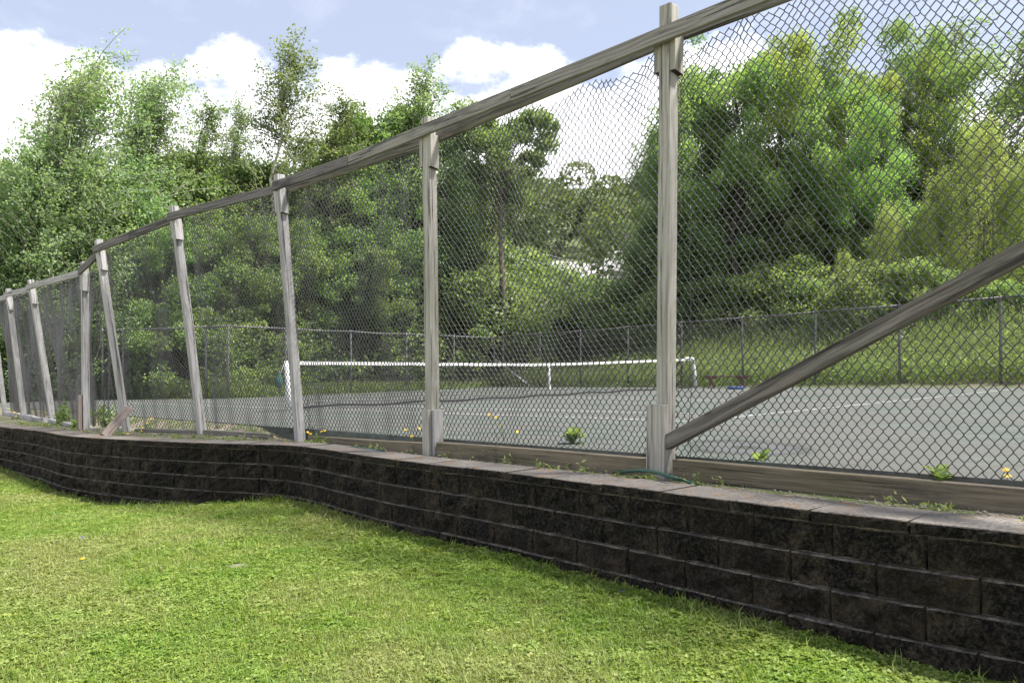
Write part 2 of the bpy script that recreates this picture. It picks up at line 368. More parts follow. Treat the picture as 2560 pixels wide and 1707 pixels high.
def court_mat():
    m, t, p, o = newmat('faded green court paint'); geo = N(t, 'ShaderNodeNewGeometry'); pos = geo.outputs['Position']
    rot = N(t, 'ShaderNodeMapping'); rot.inputs['Rotation'].default_value = (0, 0, R(4)); rot.inputs['Scale'].default_value = (.3, 2.6, 1); L(t, pos, rot.inputs[0])
    streak = noise(t, rot.outputs[0], 3.2, 8, .72); blot = noise(t, pos, .55, 5, .62); grain = noise(t, pos, 90, 4, .7)
    c = mix(t, rng_map(t, streak, .38, .62), (.056, .071, .061), (.120, .134, .119))
    c = mix(t, math_n(t, 'MULTIPLY', rng_map(t, blot, .45, .56), .8), c, (.102, .099, .093))
    c = mix(t, math_n(t, 'MULTIPLY', rng_map(t, noise(t, pos, 1.7, 6, .7), .55, .68), .55), c, (.066, .067, .065))
    c = mix(t, math_n(t, 'MULTIPLY', rng_map(t, grain, .4, .7), .35), c, (.17, .175, .16))
    # dried puddle close to the near fence: grey silt rim, darker damp middle
    vm = N(t, 'ShaderNodeVectorMath', operation='DISTANCE'); mp = N(t, 'ShaderNodeMapping'); mp.inputs['Scale'].default_value = (1, .62, 0); L(t, pos, mp.inputs[0])
    L(t, mp.outputs[0], vm.inputs[0]); pc = at(1868, 1118, .57); vm.inputs[1].default_value = (pc[0], pc[1] * .62, 0)
    dd = math_n(t, 'ADD', vm.outputs['Value'], math_n(t, 'MULTIPLY', noise(t, pos, 3, 5, .6), .3))
    ring = ramp(t, dd, [(0, (.02, .028, .02)), (.24, (.02, .028, .02)), (.29, (.095, .095, .102)), (.44, (.08, .08, .088)), (.5, (.04, .043, .04)), (.58, (.06, .066, .06))])
    c = mix(t, rng_map(t, dd, .52, .66, .6, 0), c, ring)
    # thin cracks
    vo = N(t, 'ShaderNodeTexVoronoi', feature='DISTANCE_TO_EDGE', i_Scale=.32); wv = N(t, 'ShaderNodeVectorMath', operation='ADD')
    L(t, pos, wv.inputs[0]); nz = N(t, 'ShaderNodeTexNoise', i_Scale=1.2, i_Detail=5); L(t, pos, nz.inputs['Vector']); L(t, nz.outputs[1], wv.inputs[1]); L(t, wv.outputs[0], vo.inputs['Vector'])
    c = mix(t, rng_map(t, vo.outputs['Distance'], .002, .006, .5, 0), c, (.09, .095, .085))
    L(t, c, p.inputs['Base Color']); p.inputs['Roughness'].default_value = .85; p.inputs['Specular IOR Level'].default_value = .12
    bump(t, p, grain, .3, .004)
    M['court'] = m
    m, t, p, o = newmat('worn white line paint'); geo = N(t, 'ShaderNodeNewGeometry'); pos = geo.outputs['Position']
    c = mix(t, rng_map(t, noise(t, pos, 14, 6, .75), .42, .6), (.22, .24, .22), (.62, .63, .62)); L(t, c, p.inputs['Base Color']); p.inputs['Roughness'].default_value = .7
    M['line'] = m
court_mat()

# ================================================================== SETTING
# ---- front edge of the wall cap, measured along the photograph
cap_px = [(2560,1332),(2339,1311),(2109,1286),(1916,1263),(1744,1240),(1598,1222),(1469,1206),(1389,1196),(1167,1168),(1000,1151),(900,1137.5),
          (766,1116),(703,1110.5),(541,1108),(361,1101.5),(270,1096.5),(194,1092),(149,1087),(108,1078.5),(45,1070.5),(0,1066.7)]
wp = np.array([at(x, y, CAMZ) for x, y in cap_px])
d0 = wp[0] - wp[3]; d0 /= np.linalg.norm(d0)
d1 = np.array([-.70, .714])
wp = np.vstack([[wp[0] + d0 * k for k in (4.2, 2.8, 1.4)], wp, [wp[-1] + d1 * k for k in (1.2, 2.4, 3.6)]])
def smooth_path(p, n, it):
    seg = np.r_[0, np.cumsum(np.linalg.norm(np.diff(p, axis=0), axis=1))]
    t = np.linspace(0, seg[-1], n); q = np.stack([np.interp(t, seg, p[:, 0]), np.interp(t, seg, p[:, 1])], 1)
    for _ in range(it): q[1:-1] = q[1:-1] * .5 + (q[:-2] + q[2:]) * .25
    return q
wall = smooth_path(wp, 260, 30)
wall_s = np.r_[0, np.cumsum(np.linalg.norm(np.diff(wall, axis=0), axis=1))]; WALL_LEN = wall_s[-1]
def wall_at(s):
    p = np.array([np.interp(s, wall_s, wall[:, 0]), np.interp(s, wall_s, wall[:, 1])])
    e = .12; a = np.array([np.interp(s - e, wall_s, wall[:, 0]), np.interp(s - e, wall_s, wall[:, 1])]); b = np.array([np.interp(s + e, wall_s, wall[:, 0]), np.interp(s + e, wall_s, wall[:, 1])])
    d = (b - a) / (np.linalg.norm(b - a) + 1e-9); return p, d, np.array([d[1], -d[0]])       # normal towards the court
ext = np.vstack([[wall[0] + d0 * 60], wall, [wall[-1] + d1 * 60]])
def wall_sd(X, Y):
    """signed distance from the wall's front line, positive on the court side"""
    X = np.asarray(X, float).ravel(); Y = np.asarray(Y, float).ravel()
    best = np.full(X.shape, 1e9); sg = np.ones(X.shape); sub = ext[::3] if len(ext) > 200 else ext
    sub = np.vstack([ext[:1], ext[1:-1:3], ext[-2:]])
    for a, b in zip(sub[:-1], sub[1:]):
        ab = b - a; l2 = ab @ ab + 1e-12
        t = np.clip(((X - a[0]) * ab[0] + (Y - a[1]) * ab[1]) / l2, 0, 1)
        dx = X - a[0] - t * ab[0]; dy = Y - a[1] - t * ab[1]; dd = np.hypot(dx, dy)
        cr = dx * ab[1] - dy * ab[0]
        u = dd < best; best[u] = dd[u]; sg[u] = np.sign(cr[u])
    return best * sg

def fbm(x, y, sc, oct=4, seed=0.0):
    v = np.zeros_like(x); a = 1.0; f = sc
    for k in range(oct):
        v += a * (np.sin(x * f * 1.0 + 1.7 * k + seed) * np.cos(y * f * 1.13 - 2.1 * k + seed * 1.3) + .6 * np.sin((x + y) * f * .71 + 4.2 * k + seed)); a *= .5; f *= 2.03
    return v / 2.2
def ss(a, b, v): t = np.clip((v - a) / (b - a), 0, 1); return t * t * (3 - 2 * t)

# depth of the lawn under the cap along the wall (m), from the photograph
lawn_px = [(2334,.64),(2018,.605),(1725,.585),(1500,.59),(1250,.58),(1084,.60),(900,.585),(777,.57),(703,.585),(541,.665),(406,.73),(270,.80),(135,.76),(68,.73),(0,.68)]
lx = np.array([at(x, np.interp(x, [c[0] for c in cap_px][::-1], [c[1] for c in cap_px][::-1]), CAMZ)[0] for x, _ in lawn_px])[::-1]; lz = np.array([z for _, z in lawn_px])[::-1]
def lawn_z(X, Y, sd):
    along = np.interp(X - .68 * np.minimum(sd, 0) * 0, lx, lz)
    far = np.clip(-sd, 0, 60)
    z = -(along * np.exp(-far / 1.6) + .60 * (1 - np.exp(-far / 1.6)))
    return z + S(X) + .018 * fbm(X, Y, 1.1, 4) * ss(.1, .8, far)
FRP, FRD = np.array([11.5, 21.3]), np.array([-.63, .78]); FRN = np.array([.78, .63])     # far fence line
def ground_z(X, Y):
    z = -.035 + S(X) + 0 * X
    of = .73 * X + .684 * Y                                    # soil heaped up to the court edge behind the kerb timbers
    z = z + .128 * ss(0, .34, of - 4.12 - .42 * ss(-3.4, -2.3, X)) * (Y < 27)
    q = (X - FRP[0]) * FRN[0] + (Y - FRP[1]) * FRN[1]; t = (X - FRP[0]) * FRD[0] + (Y - FRP[1]) * FRD[1]
    side = 1 - ss(9, 22, t)
    z = z + ss(.2, 8.5, q) * (.6 + 1.3 * side) + ss(-.6, .3, q) * .1
    z = z + np.clip(Y - 46, 0, 200) ** 1.25 * .078 * ss(30, 60, Y)
    z = z + fbm(X, Y, .35, 4, 2.) * .12 * ss(0, 3, q)
    return z
# ---- lawn
def grid_mesh(name, xs, ys, zf, keep=None, mat=None):
    X, Y = np.meshgrid(xs, ys); x = X.ravel(); y = Y.ravel(); z = zf(x, y)
    nx, ny = len(xs), len(ys); i = np.arange(nx * ny).reshape(ny, nx)
    q = np.stack([i[:-1, :-1], i[:-1, 1:], i[1:, 1:], i[1:, :-1]], -1).reshape(-1, 4)
    if keep is not None:
        k = keep(x, y); q = q[k[q].all(1)]
    used = np.unique(q); re = np.full(nx * ny, -1); re[used] = np.arange(len(used))
    return mesh_np(name, np.stack([x, y, z], 1)[used], re[q], True)
def axis(lo, a, b, hi, step, n):
    return np.unique(np.r_[-np.geomspace(1, abs(lo - a) + 1, n)[::-1] + 1 + a, np.arange(a, b + 1e-6, step), np.geomspace(1, hi - b + 1, n) - 1 + b])
me = grid_mesh('lawn', axis(-90, -13, 6, 70, .11, 16), axis(-60, 0, 17, 60, .11, 16), lambda x, y: lawn_z(x, y, wall_sd(x, y)), lambda x, y: wall_sd(x, y) < .16)
tag(obj('lawn', me, M['lawn']), 'mown lawn sloping up to the block retaining wall', kind='structure')
me = grid_mesh('ground', axis(-300, -14, 7, 300, .13, 26), axis(-60, 1, 22, 420, .13, 46), ground_z, lambda x, y: wall_sd(x, y) > .10)
tag(obj('ground', me, M['ground']), 'gravelly ground and grassy bank around the court', kind='structure')

# ---- court slab
court_poly = [(7.4, -1.35), (18.2, 12.5), (-.75, 35.9), (-8.55, 24.35), (-12.4, 25.1), (-20.5, 32.5), (-16.2, 23.85)]
def court_z(x): return .10 + S(x)
bm = bmesh.new(); tv = [bm.verts.new((x, y, court_z(x))) for x, y in court_poly]; bv = [bm.verts.new((x, y, court_z(x) - .2)) for x, y in court_poly]
bm.faces.new(tv); n = len(tv)
for i in range(n): bm.faces.new((tv[i], bv[i], bv[(i + 1) % n], tv[(i + 1) % n]))
bmesh.ops.recalc_face_normals(bm, faces=bm.faces)
tag(obj('tennis_court', bm_mesh('tennis_court', bm), M['court']), 'faded grey green tennis court surface', kind='structure')
def court_line(p, q, wd=.055):
    p = np.array(p); q = np.array(q); d = (q - p) / np.linalg.norm(q - p); nn = np.array([-d[1], d[0]]) * wd / 2
    k = 24; ts = np.linspace(0, 1, k); c = p[None] + (q - p)[None] * ts[:, None]
    a = c + nn; b = c - nn
    v = np.vstack([np.c_[a, court_z(a[:, 0]) + .004], np.c_[b, court_z(b[:, 0]) + .004]])
    i = np.arange(k - 1); me = mesh_np('court_line', v, np.stack([i, i + 1, i + 1 + k, i + k], 1))
    me.flip_normals() if me.polygons[0].normal.z < 0 else None
    return me
DZ = CAMZ - .10
e1 = np.array([-.70, .714]); e2 = np.array([.714, .70])
c2 = at(1626, 1050, DZ); c1 = at(1626, 1031, DZ); base = at(1887, 1038, DZ)
corner = base - e2 * 1.38
net_l, net_r = at(720, 1028, DZ), at(1737, 971, DZ)
ln_specs = [(corner, corner + e1 * 17.5), (base, base + e1 * 17.0), (corner, corner + e2 * 13.0), (base + e2 * 4.3 , base + e2 * 4.3 + e1 * 7.2),
            (base + e2 * 9.6, base + e2 * 9.6 + e1 * 15), (base + e2 * 11.0, base + e2 * 11.0 + e1 * 15)]
cl = []
for a, b in ln_specs: cl.append(court_line(a, b))
bm = bmesh.new()
for m_ in cl: bm.from_mesh(m_)
o = obj('court_lines', bm_mesh('court_lines', bm), M['line']); tag(o, 'worn white painted lines on the court', kind='structure')

# ---- retaining wall of split-face blocks
wallroot = empty('retaining_wall', P3(wall_at(6.0)[0], -.6), 'serpentine retaining wall of blackened concrete blocks with grey caps', 'retaining wall')
BL, BH, BD, CAPH = .41, .150, .26, .055
def block_variant(L_, H_, D_, rough, seed, cap=False):
    r = np.random.default_rng(seed); nx, nz = 6, 3
    ch = .006 if not cap else .004
    bm = bmesh.new(); g = []
    for k in range(nz + 1):
        row = []
        for i in range(nx + 1):
            x = -L_ / 2 + ch + (L_ - 2 * ch) * i / nx; z = ch + (H_ - 2 * ch) * k / nz
            e = (i in (0, nx)) or (k in (0, nz))
            y = (r.uniform(-.4, .4) if e else r.uniform(-1.0, .7)) * rough
            row.append(bm.verts.new((x + (0 if e else r.uniform(-.015, .015)), y, z + (0 if e else r.uniform(-.006, .006)))))
        g.append(row)
    for k in range(nz):
        for i in range(nx):
            f = bm.faces.new((g[k][i], g[k][i + 1], g[k + 1][i + 1], g[k + 1][i])); f.material_index = 0; f.smooth = False
    cd_ = .011 if not cap else .006                                     # chamfer ring, then the sides
    ob = [bm.verts.new(c) for c in ((-L_/2+.001, cd_, 0), (L_/2-.001, cd_, 0), (L_/2-.001, cd_, H_), (-L_/2+.001, cd_, H_))]
    bk = [bm.verts.new(c) for c in ((-L_/2+.03, D_, 0), (L_/2-.03, D_, 0), (L_/2-.03, D_, H_), (-L_/2+.03, D_, H_))] if not cap else \
         [bm.verts.new(c) for c in ((-L_/2+.001, D_, 0), (L_/2-.001, D_, 0), (L_/2-.001, D_, H_), (-L_/2+.001, D_, H_))]
    def side(vs, a, b, mi):
        f = bm.faces.new(vs + [b, a]); f.material_index = mi
    side([g[0][i] for i in range(nx + 1)][::-1] if False else [g[0][i] for i in range(nx + 1)], ob[0], ob[1], 1)
    side([g[nz][i] for i in range(nx, -1, -1)], ob[2], ob[3], 1)
    side([g[k][0] for k in range(nz, -1, -1)], ob[3], ob[0], 0)
    side([g[k][nx] for k in range(nz + 1)], ob[1], ob[2], 0)
    for a, b, mi in ((0, 1, 0), (1, 2, 0), (2, 3, 2 if cap else 1), (3, 0, 0)):
        f = bm.faces.new((ob[a], ob[b], bk[b], bk[a])); f.material_index = mi
    bm.faces.new(bk).material_index = 1
    bmesh.ops.recalc_face_normals(bm, faces=bm.faces)
    return bm_mesh('cap_stone' if cap else 'block', bm)
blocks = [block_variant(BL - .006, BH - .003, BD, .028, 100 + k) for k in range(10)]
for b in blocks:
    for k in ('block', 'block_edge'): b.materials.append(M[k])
caps = [block_variant(.445 - .009, CAPH, .33, .010, 300 + k, True) for k in range(8)]
for b in caps:
    for k in ('block', 'block_edge', 'cap'): b.materials.append(M[k])
def place_block(me, name, s, out, ztop_off, L_):
    p, d, nn = wall_at(s)
    x_ax = -d if False else d
    # local x runs along the wall, local y into the bank
    q = p - nn * out
    sl = .02 * d[0]
    xa = Vector((d[0], d[1], sl)).normalized(); ya = Vector((nn[0], nn[1], .02 * nn[0])).normalized(); za = xa.cross(ya)
    if za.z < 0: xa = -xa; za = -za
    o = obj(name, me); o.matrix_basis = Matrix.Translation(P3(q, ztop_off)) @ Matrix((xa, ya, za)).transposed().to_4x4() @ Matrix.Rotation(random.gauss(0, .006), 4, 'Z') @ Matrix.Translation((0, random.gauss(0, .0025), 0))
    o.parent = wallroot; o.matrix_parent_inverse = Matrix.Translation(wallroot.location).inverted()
    return o
S0, S1 = 2.4, WALL_LEN - .6
ncap = int((S1 - S0) / .445)
for i in range(ncap): place_block(caps[random.randrange(len(caps))], 'cap_stone', S0 + .445 * (i + .5), -.004 + random.gauss(0, .003), -CAPH + random.gauss(0, .0022), .445)
zc = -CAPH
for c in range(6):
    o_ = (c % 2) * BL / 2 + .11
    for i in range(int((S1 - S0 - o_) / BL)):
        s = S0 + o_ + BL * (i + .5); p = wall_at(s)[0]
        dep = np.interp(p[0], lx, lz)
        if CAPH + c * BH > dep + .04: continue                           # wholly under the turf
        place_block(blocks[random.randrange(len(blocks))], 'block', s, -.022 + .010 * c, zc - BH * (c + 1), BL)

# ================================================================== NEAR FENCE
# base and top of every post, read from the photograph; bases stand .70 below the eye on the site plane
posts_px = [((1664,1192),(1673,16),.70),((1083,1136),(1072,295),.70),((752,1102),(698,438),.70),((508,1086),(435,517),.70),((318,1078),(247,600),.70),
            ((215,1074),(211,655),.70),((135,1056),(77,700),.70),((62,1046),(20,722),.70),((14,1036),(-24,742),.70)]
PB, PT = [], []
for (bx, by), (tx, ty), dz in posts_px:
    b = at(bx, by, dz); s = F / b[1]
    PB.append(P3(b, CAMZ - dz - .10)); topz = CAMZ + (HY - ty) / s
    PT.append(Vector(((tx - CX) / s, b[1] + .0, topz)))
PB[0].x += 0; u01 = (PB[0] - PB[1]).normalized()
p0b = Vector((PB[0].x, PB[0].y, 0)) + Vector((.68, -.73, 0)) * 2.42; PB.insert(0, Vector((p0b.x, p0b.y, -.13 + S(p0b.x)))); PT.insert(0, Vector((p0b.x + .02, p0b.y, PT[0].z + .01)))
PB[1] = Vector((PB[1].x, PB[1].y, PB[1].z))
FN = Vector((.73, .684, 0)).normalized(); FU = Vector((-.684, .73, 0))       # court-ward normal, direction along the fence to the left
fence = empty('chain_link_fence', (PB[1].x, PB[1].y, PB[1].z), 'tall leaning chain-link fence on weathered wooden posts above the block wall', 'fence')
post_objs = []
for i, (b, t) in enumerate(zip(PB, PT)):
    o = board('post', b, t, .092, .092, FU, M['post'] if i < 3 else M['post_grey'], fence, bevel=.006, warp=.006, cuts=10)
    post_objs.append(o)
    # cleats nailed to both end faces under the rail
    ax = (b - t).normalized(); ct = t + ax * .17; cb = t + ax * (.46 if i < 3 else .44)
    for sgn in (-1, 1):
        off = FU * -sgn * .068 - FN * (.006 if sgn > 0 else -.004)
        board('cleat', cb + off + (Vector((0, 0, .02)) if sgn < 0 else Vector()), ct + off, .040, .095, FU, M['post'] if i < 3 else M['post_grey'], o, bevel=.003, warp=.001, cuts=1, end=True, endtilt=.16)
def railpt(i, drop=.165): return PT[i] + (PB[i] - PT[i]).normalized() * drop
def lerp(a, b, t): return a + (b - a) * t
FR_ = -FN * .067; BK_ = FN * .067
up = Vector((0, 0, 1))
# front boards: spliced between posts, as in the photograph
r0, r1, r2, r3 = (railpt(k, .165 if k < 3 else .135) for k in range(4))
sp1 = lerp(r1, r2, .56); sp2 = lerp(r2, r3, .44)
segs = [(r0 + (r0 - r1).normalized() * .5, sp1 + (r1 - r2).normalized() * .004, 'rail'), (sp1, sp2 + (r2 - r3).normalized() * .004, 'rail'), (sp2, r3 + (r3 - r2).normalized() * .03, 'rail_dark')]
for a, b, m_ in segs: board('top_rail', a + FR_, b + FR_, .098, .037, up, M[m_], fence, warp=.004)
bk = [r0 + (r0 - r1).normalized() * .5, lerp(r1, r2, .02), lerp(r2, r3, .03)]
for a, b in ((bk[0], bk[1]), (bk[1], bk[2]), (bk[2], r3)): board('back_rail', a + BK_ - up * .010, b + BK_ - up * .010, .092, .037, up, M['rail'], fence, warp=.004)
for i in range(3, 9):
    a, b = railpt(i, .135), railpt(i + 1, .135)
    dd = (b - a).normalized()
    mm = M['rail_dark'] if i in (3, 4, 5) else M['post_grey']
    board('top_rail', a + FN * .030 + dd * .055, b + FR_ * 1.0 + dd * .035 if i not in (6,) else b + FR_ + dd * .05, .098, .04, up, mm, fence, warp=.008)
# sleeves and stubs round the feet
def foot(i, z): return PB[i] + (PT[i] - PB[i]).normalized() * z
sl = board('post_sleeve', foot(1, .0) - FN * .072 - FU * -.02, foot(1, .58) - FN * .072 - FU * -.02, .145, .04, FU, M['post'], fence, warp=.003)
board('post_sleeve', foot(2, .0) - FN * .068, foot(2, .50) - FN * .068, .09, .036, FU, M['post'], fence, warp=.002)
board('post_sleeve', foot(2, .06) - FU * .069, foot(2, .50) - FU * .069, .038, .10, FU, M['post_grey'], fence, warp=.002)
board('post_stub', foot(6, .0) - FN * .085 + FU * .0, foot(6, .62) - FN * .085, .07, .045, FU, M['broken'], fence, warp=.003)
# diagonal brace from the foot of the near post up to the next post on the right
bs = foot(1, .30) - FN * .06 - FU * .055; s_r = None
bq0 = Vector((at(1690, 1128, .57)[0], at(1690, 1128, .57)[1], 0))
bb0 = PB[1] - FU * .03 - FN * .035 + up * .325; 
be = Vector((0, 0, 0)); tt = 2.13; pr = PB[1] - FU * tt - FN * .05; s_ = F / pr.y; be = Vector((pr.x, pr.y, CAMZ + (HY - 612) / s_))
bd = (be - bb0).normalized()
board('brace', bb0, be + bd * .9, .089, .089, FN, M['brace'], fence, bevel=.007, warp=.004, cuts=14)
# kerb timbers along the foot
def ktop(px, py): a = at(px, py, .585); return Vector((a[0], a[1], CAMZ - .585 + S(a[0])))
def kerb(a, b, h=.14, wd=.09, mat='sleeper', tilt=0, warp=.006):
    a = Vector(a); b = Vector(b); return board('kerb_timber', a - up * h / 2, b - up * h / 2, h, wd, up, M[mat], fence, bevel=.008, warp=warp, cuts=10)
off = FN * .012
kz = lambda v, z: Vector((v.x, v.y, z + S(v.x)))
kerb(kz(PB[1] - FU * .085, .095), kz(PB[0] - FU * .9, .068), .125)
kerb(kz(PB[2] - FU * .1, .085), kz(PB[1] + FU * .06, .088), .15)
kerb(kz(PB[3] - FU * .15 + FN * .05, .03), kz(PB[2] + FU * .1, .07), .12)
kerb(kz(PB[4] - FU * .08, .035), kz(lerp(PB[4], PB[3], .72), .03), .10, mat='brace')
kerb(kz(PB[5] - FU * .1 + FN * .1, .01), kz(PB[4] + FU * .1 + FN * .03, .02), .08, mat='brace')
kerb(kz(PB[6] - FU * .12 + FN * .05, .0), kz(PB[5] + FU * .12 + FN * .05, .01), .07, mat='post_grey')
kerb(kz(PB[7] - FU * .1 - FN * .08, .045), kz(lerp(PB[7], PB[6], .8), .015), .09, mat='post_grey', warp=.02)
kerb(kz(PB[8] - FU * .05 - FN * .05, .055), kz(lerp(PB[8], PB[7], .9) - FN * .1, .06), .11, mat='post_grey', warp=.03)
kerb(kz(PB[9], .05), kz(PB[8] + FU * .1, .05), .10, mat='post_grey', warp=.03)

# ---- the woven wire itself, bay by bay
WU, WV = .055, .072      # diamonds are taller than wide
def wire_panel(i, j, seed, top_gap=lambda a: 0.0, rag=.0, bulge=.03):
    """wire mesh between post i (right) and j (left)"""
    r = np.random.default_rng(seed)
    b0, b1, t0, t1 = PB[i], PB[j], PT[i], PT[j]
    base_lift = .225 if i < 3 else (.17 if i < 4 else .14)
    b0 = b0 + (t0 - b0).normalized() * base_lift; b1 = b1 + (t1 - b1).normalized() * base_lift
    tk = .17 if i < 2 else .13
    t0 = t0 - (t0 - b0).normalized() * tk; t1 = t1 - (t1 - b1).normalized() * tk
    wlen = ((b1 - b0).length + (t1 - t0).length) / 2; hgt = ((t0 - b0).length + (t1 - b1).length) / 2
    nw = max(8, int(wlen / (WU / 2))); nk = int(hgt / (WV / 2)) + 1
    fine = 4 if i < 2 else 1
    kk_ = np.arange((nk - 1) * fine + 1) / fine
    J, K = np.meshgrid(np.arange(nw), kk_, indexing='ij')
    if fine > 1: zig = .5 - .5 * np.arcsin(.95 * np.cos(np.pi * (J + K))) / math.asin(.95)      # zigzag with rounded knuckles
    else: zig = ((J + K) % 2)
    U = (J + zig) / nw
    V = K / (nk - 1.0)
    dep = .0046 * (1 - 2 * zig)
    gap = np.array([top_gap(a) for a in np.linspace(0, 1, 200)])
    G = np.interp(U, np.linspace(0, 1, 200), gap)
    Vm = V * (1 - G / hgt)
    loose = (np.clip((V - .80) / .20, 0, 1)) ** 2 * np.clip(G / .05, 0, 1)
    if rag: Vm = Vm + (np.clip((V - .93) / .07, 0, 1)) * r.normal(0, rag / hgt, (nw, 1)) + np.clip((.04 - V) / .04, 0, 1) * r.normal(0, rag * .8 / hgt, (nw, 1))
    ph = r.uniform(0, 6.28, 12)
    Vm = Vm + loose * (.012 * np.sin(U * 23 + ph[8]) + .005 * np.sin(U * 51 + ph[9])) 
    W_ = np.sin(np.pi * U) ; E = np.sin(np.pi * np.clip(V, 0, 1))
    du = .009 * np.sin(U * 5 + V * 6 + ph[0]) + .004 * np.sin(U * 17 - V * 9 + ph[1]) + .0012 * np.sin(U * 41 + V * 33 + ph[2]) + loose * (.014 * np.sin(U * 43 + V * 20 + ph[9]) + .012 * np.sin(U * 19 + ph[11]))
    dv_ = .010 * np.sin(U * 7 + V * 4 + ph[3]) + .002 * np.sin(U * 29 + V * 13 + ph[4]) - .02 * W_ * V * (G > 0)
    dn = bulge * np.sin(U * 6.28 * 1.3 + ph[5]) * E + .5 * bulge * np.sin(V * 9 + U * 11 + ph[6]) + .35 * bulge * np.sin(U * 37 + ph[7]) * (1 - E * .7)
    jit = r.normal(0, .0007, (nw, len(kk_), 2)) * (1 if fine == 1 else .25)
    Uf = (U + du * .55 + jit[..., 0])[..., None]; Vf = (Vm + dv_ * .45 * (.3 + E) + jit[..., 1] * .6)[..., None]
    B0, B1, T0, T1 = (np.array(v) for v in (b0, b1, t0, t1))
    Pm = (B0 * (1 - Uf) + B1 * Uf) * (1 - Vf) + (T0 * (1 - Uf) + T1 * Uf) * Vf
    Pm = Pm + np.array(FN) * ((dn + dep)[..., None] + .10 + bulge)
    v, q = tubes_np(Pm, .0033 if i < 2 else .0040, 4)
    o = obj('wire_mesh', mesh_np('wire_mesh', v, q, True), M['wire'], fence); o['kind'] = 'stuff'
    return o
def gapR(a): return .085 * np.exp(-((a - .08) / .2) ** 2) + .012 * np.sin(a * 40) * math.exp(-a * 5)
def gapL(a): return .07 * ss(.30, .65, 1 - a) * (1 - .55 * ss(.72, 1, 1 - a)) + .012 * np.sin(a * 47)
wire_panel(0, 1, 1, lambda a: gapR(1 - a), .006, .02)
wire_panel(1, 2, 2, lambda a: gapL(a), .006, .03)
for k in range(2, 9): wire_panel(k, k + 1, 10 + k, (lambda a: .0), .008, .03 + .008 * (k > 4))
# loose tie wire hanging beside the near post
hp = PB[1] + FN * .12 - FU * .11
tube_obj('tie_wire', [hp + up * (1.9 - .06 * k) + FN * .004 * math.sin(k) - FU * .006 * math.sin(k * .7) for k in range(29)], .0022, M['wire'], fence, 5)

# ================================================================== FAR FENCES
def pipe_fence(name, pts, h, label, spacing, brace=None, mats=('pipe', 'pipe_dark')):
    root = empty(name, P3(pts[0], .08), label, 'fence')
    path = np.array(pts); seg = np.r_[0, np.cumsum(np.linalg.norm(np.diff(path, axis=0), axis=1))]
    n = int(seg[-1] / spacing) + 1
    def pp(s): return np.array([np.interp(s, seg, path[:, 0]), np.interp(s, seg, path[:, 1])])
    rr = np.random.default_rng(len(name))
    ss_ = sorted(set([round(i * spacing, 2) for i in range(n)]) | set(round(x, 2) for x in seg[1:]))
    for s in ss_:
        p = pp(s); l = rr.normal(0, .02, 2)
        tube_obj('post', [P3(p, -.05), P3(p, h * .5) + Vector((l[0] * .5, l[1] * .5, 0)), P3(p, h) + Vector((l[0], l[1], 0)), P3(p, h + .05) + Vector((l[0], l[1], 0))], [.036, .036, .036, .02], M[mats[1]] if rr.random() < .5 else M[mats[0]], root, 8)
    for a, b in zip(ss_[:-1], ss_[1:]):
        pa, pb = pp(a), pp(b); mid = (pa + pb) / 2
        tube_obj('top_rail', [P3(pa, h), P3(mid, h - abs(rr.normal(0, .02))), P3(pb, h)], .026, M[mats[0]], root, 6)
    w_ = .16; nw = int(seg[-1] / (w_ / 2)); nk = int((h - .1) / (w_ / 2))
    J, K = np.meshgrid(np.arange(nw), np.arange(nk + 1), indexing='ij')
    s = (J + (J + K) % 2) * w_ / 2; px = np.interp(s, seg, path[:, 0]); py = np.interp(s, seg, path[:, 1])
    v, q = tubes_np(np.stack([px, py, .12 + K / nk * (h - .12) + S(px)], -1), .0042, 3)
    o = obj('wire_mesh', mesh_np('wire_mesh', v, q, True), M['far_wire'], root); o['kind'] = 'stuff'
    return root, pp
A_, B_, C_ = np.array([-.82, 36.6]), np.array([-8.8, 24.8]), np.array([-13.2, 25.8])
ff, fpp = pipe_fence('chain_link_fence', [FRP + FRD * (-9), A_], 2.36, 'long dull metal chain-link fence along the far side, in front of the brushy bank', 2.55, mats=('pipe_dark', 'pipe_dark'))
fl, _ = pipe_fence('chain_link_fence', [A_, B_, C_, (-24, 37)], 2.34, 'grey pipe chain-link fence before the dark trees at the back left corner', 3.0, mats=('pipe_mid', 'pipe_mid'))
ba, bb = at(1225, 896, 1), None
q0 = A_ + np.array([.05, -.05]); q1 = A_ + (FRP + FRD * 0 - A_) / np.linalg.norm(FRP - A_) * 2.5
tube_obj('corner_brace', [P3(q0, 1.35), P3(q1, .15)], .045, M['pipe'], ff, 8)

# ================================================================== NET, BENCH, SMALL THINGS ON THE COURT
nl, nr = P3(net_l, .10), P3(net_r, .10)
netroot = empty('tennis_net', nl, 'white-banded tennis net strung across the court between two white posts', 'tennis net')
HL, HR = .875, .95
tl = nl + up * HL + Vector((-.02, 0, 0)); tr_ = nr + up * HR + Vector((-.05, 0, 0))
nd = (nr - nl).normalized()
tube_obj('post', [nl - up * .02 + Vector((.01, 0, 0)), nl + up * .4, tl], [.06, .052, .045], M['white'], netroot, 10)
tube_obj('post', [nr - up * .02 + Vector((.03, 0, 0)), nr + up * .5, tr_ - up * .06, tr_ - up * .015 - nd * .02, tr_ - nd * .09, tr_ - nd * .5], [.05, .045, .042, .042, .04, .036], M['white'], netroot, 10)
kk = 60; ts = np.linspace(0, 1, kk)
sag = lambda t: -.075 * math.sin(math.pi * t) - .02 * math.sin(math.pi * t) ** 6
top = [lerp(tl, tr_, t) + up * sag(t) for t in ts]
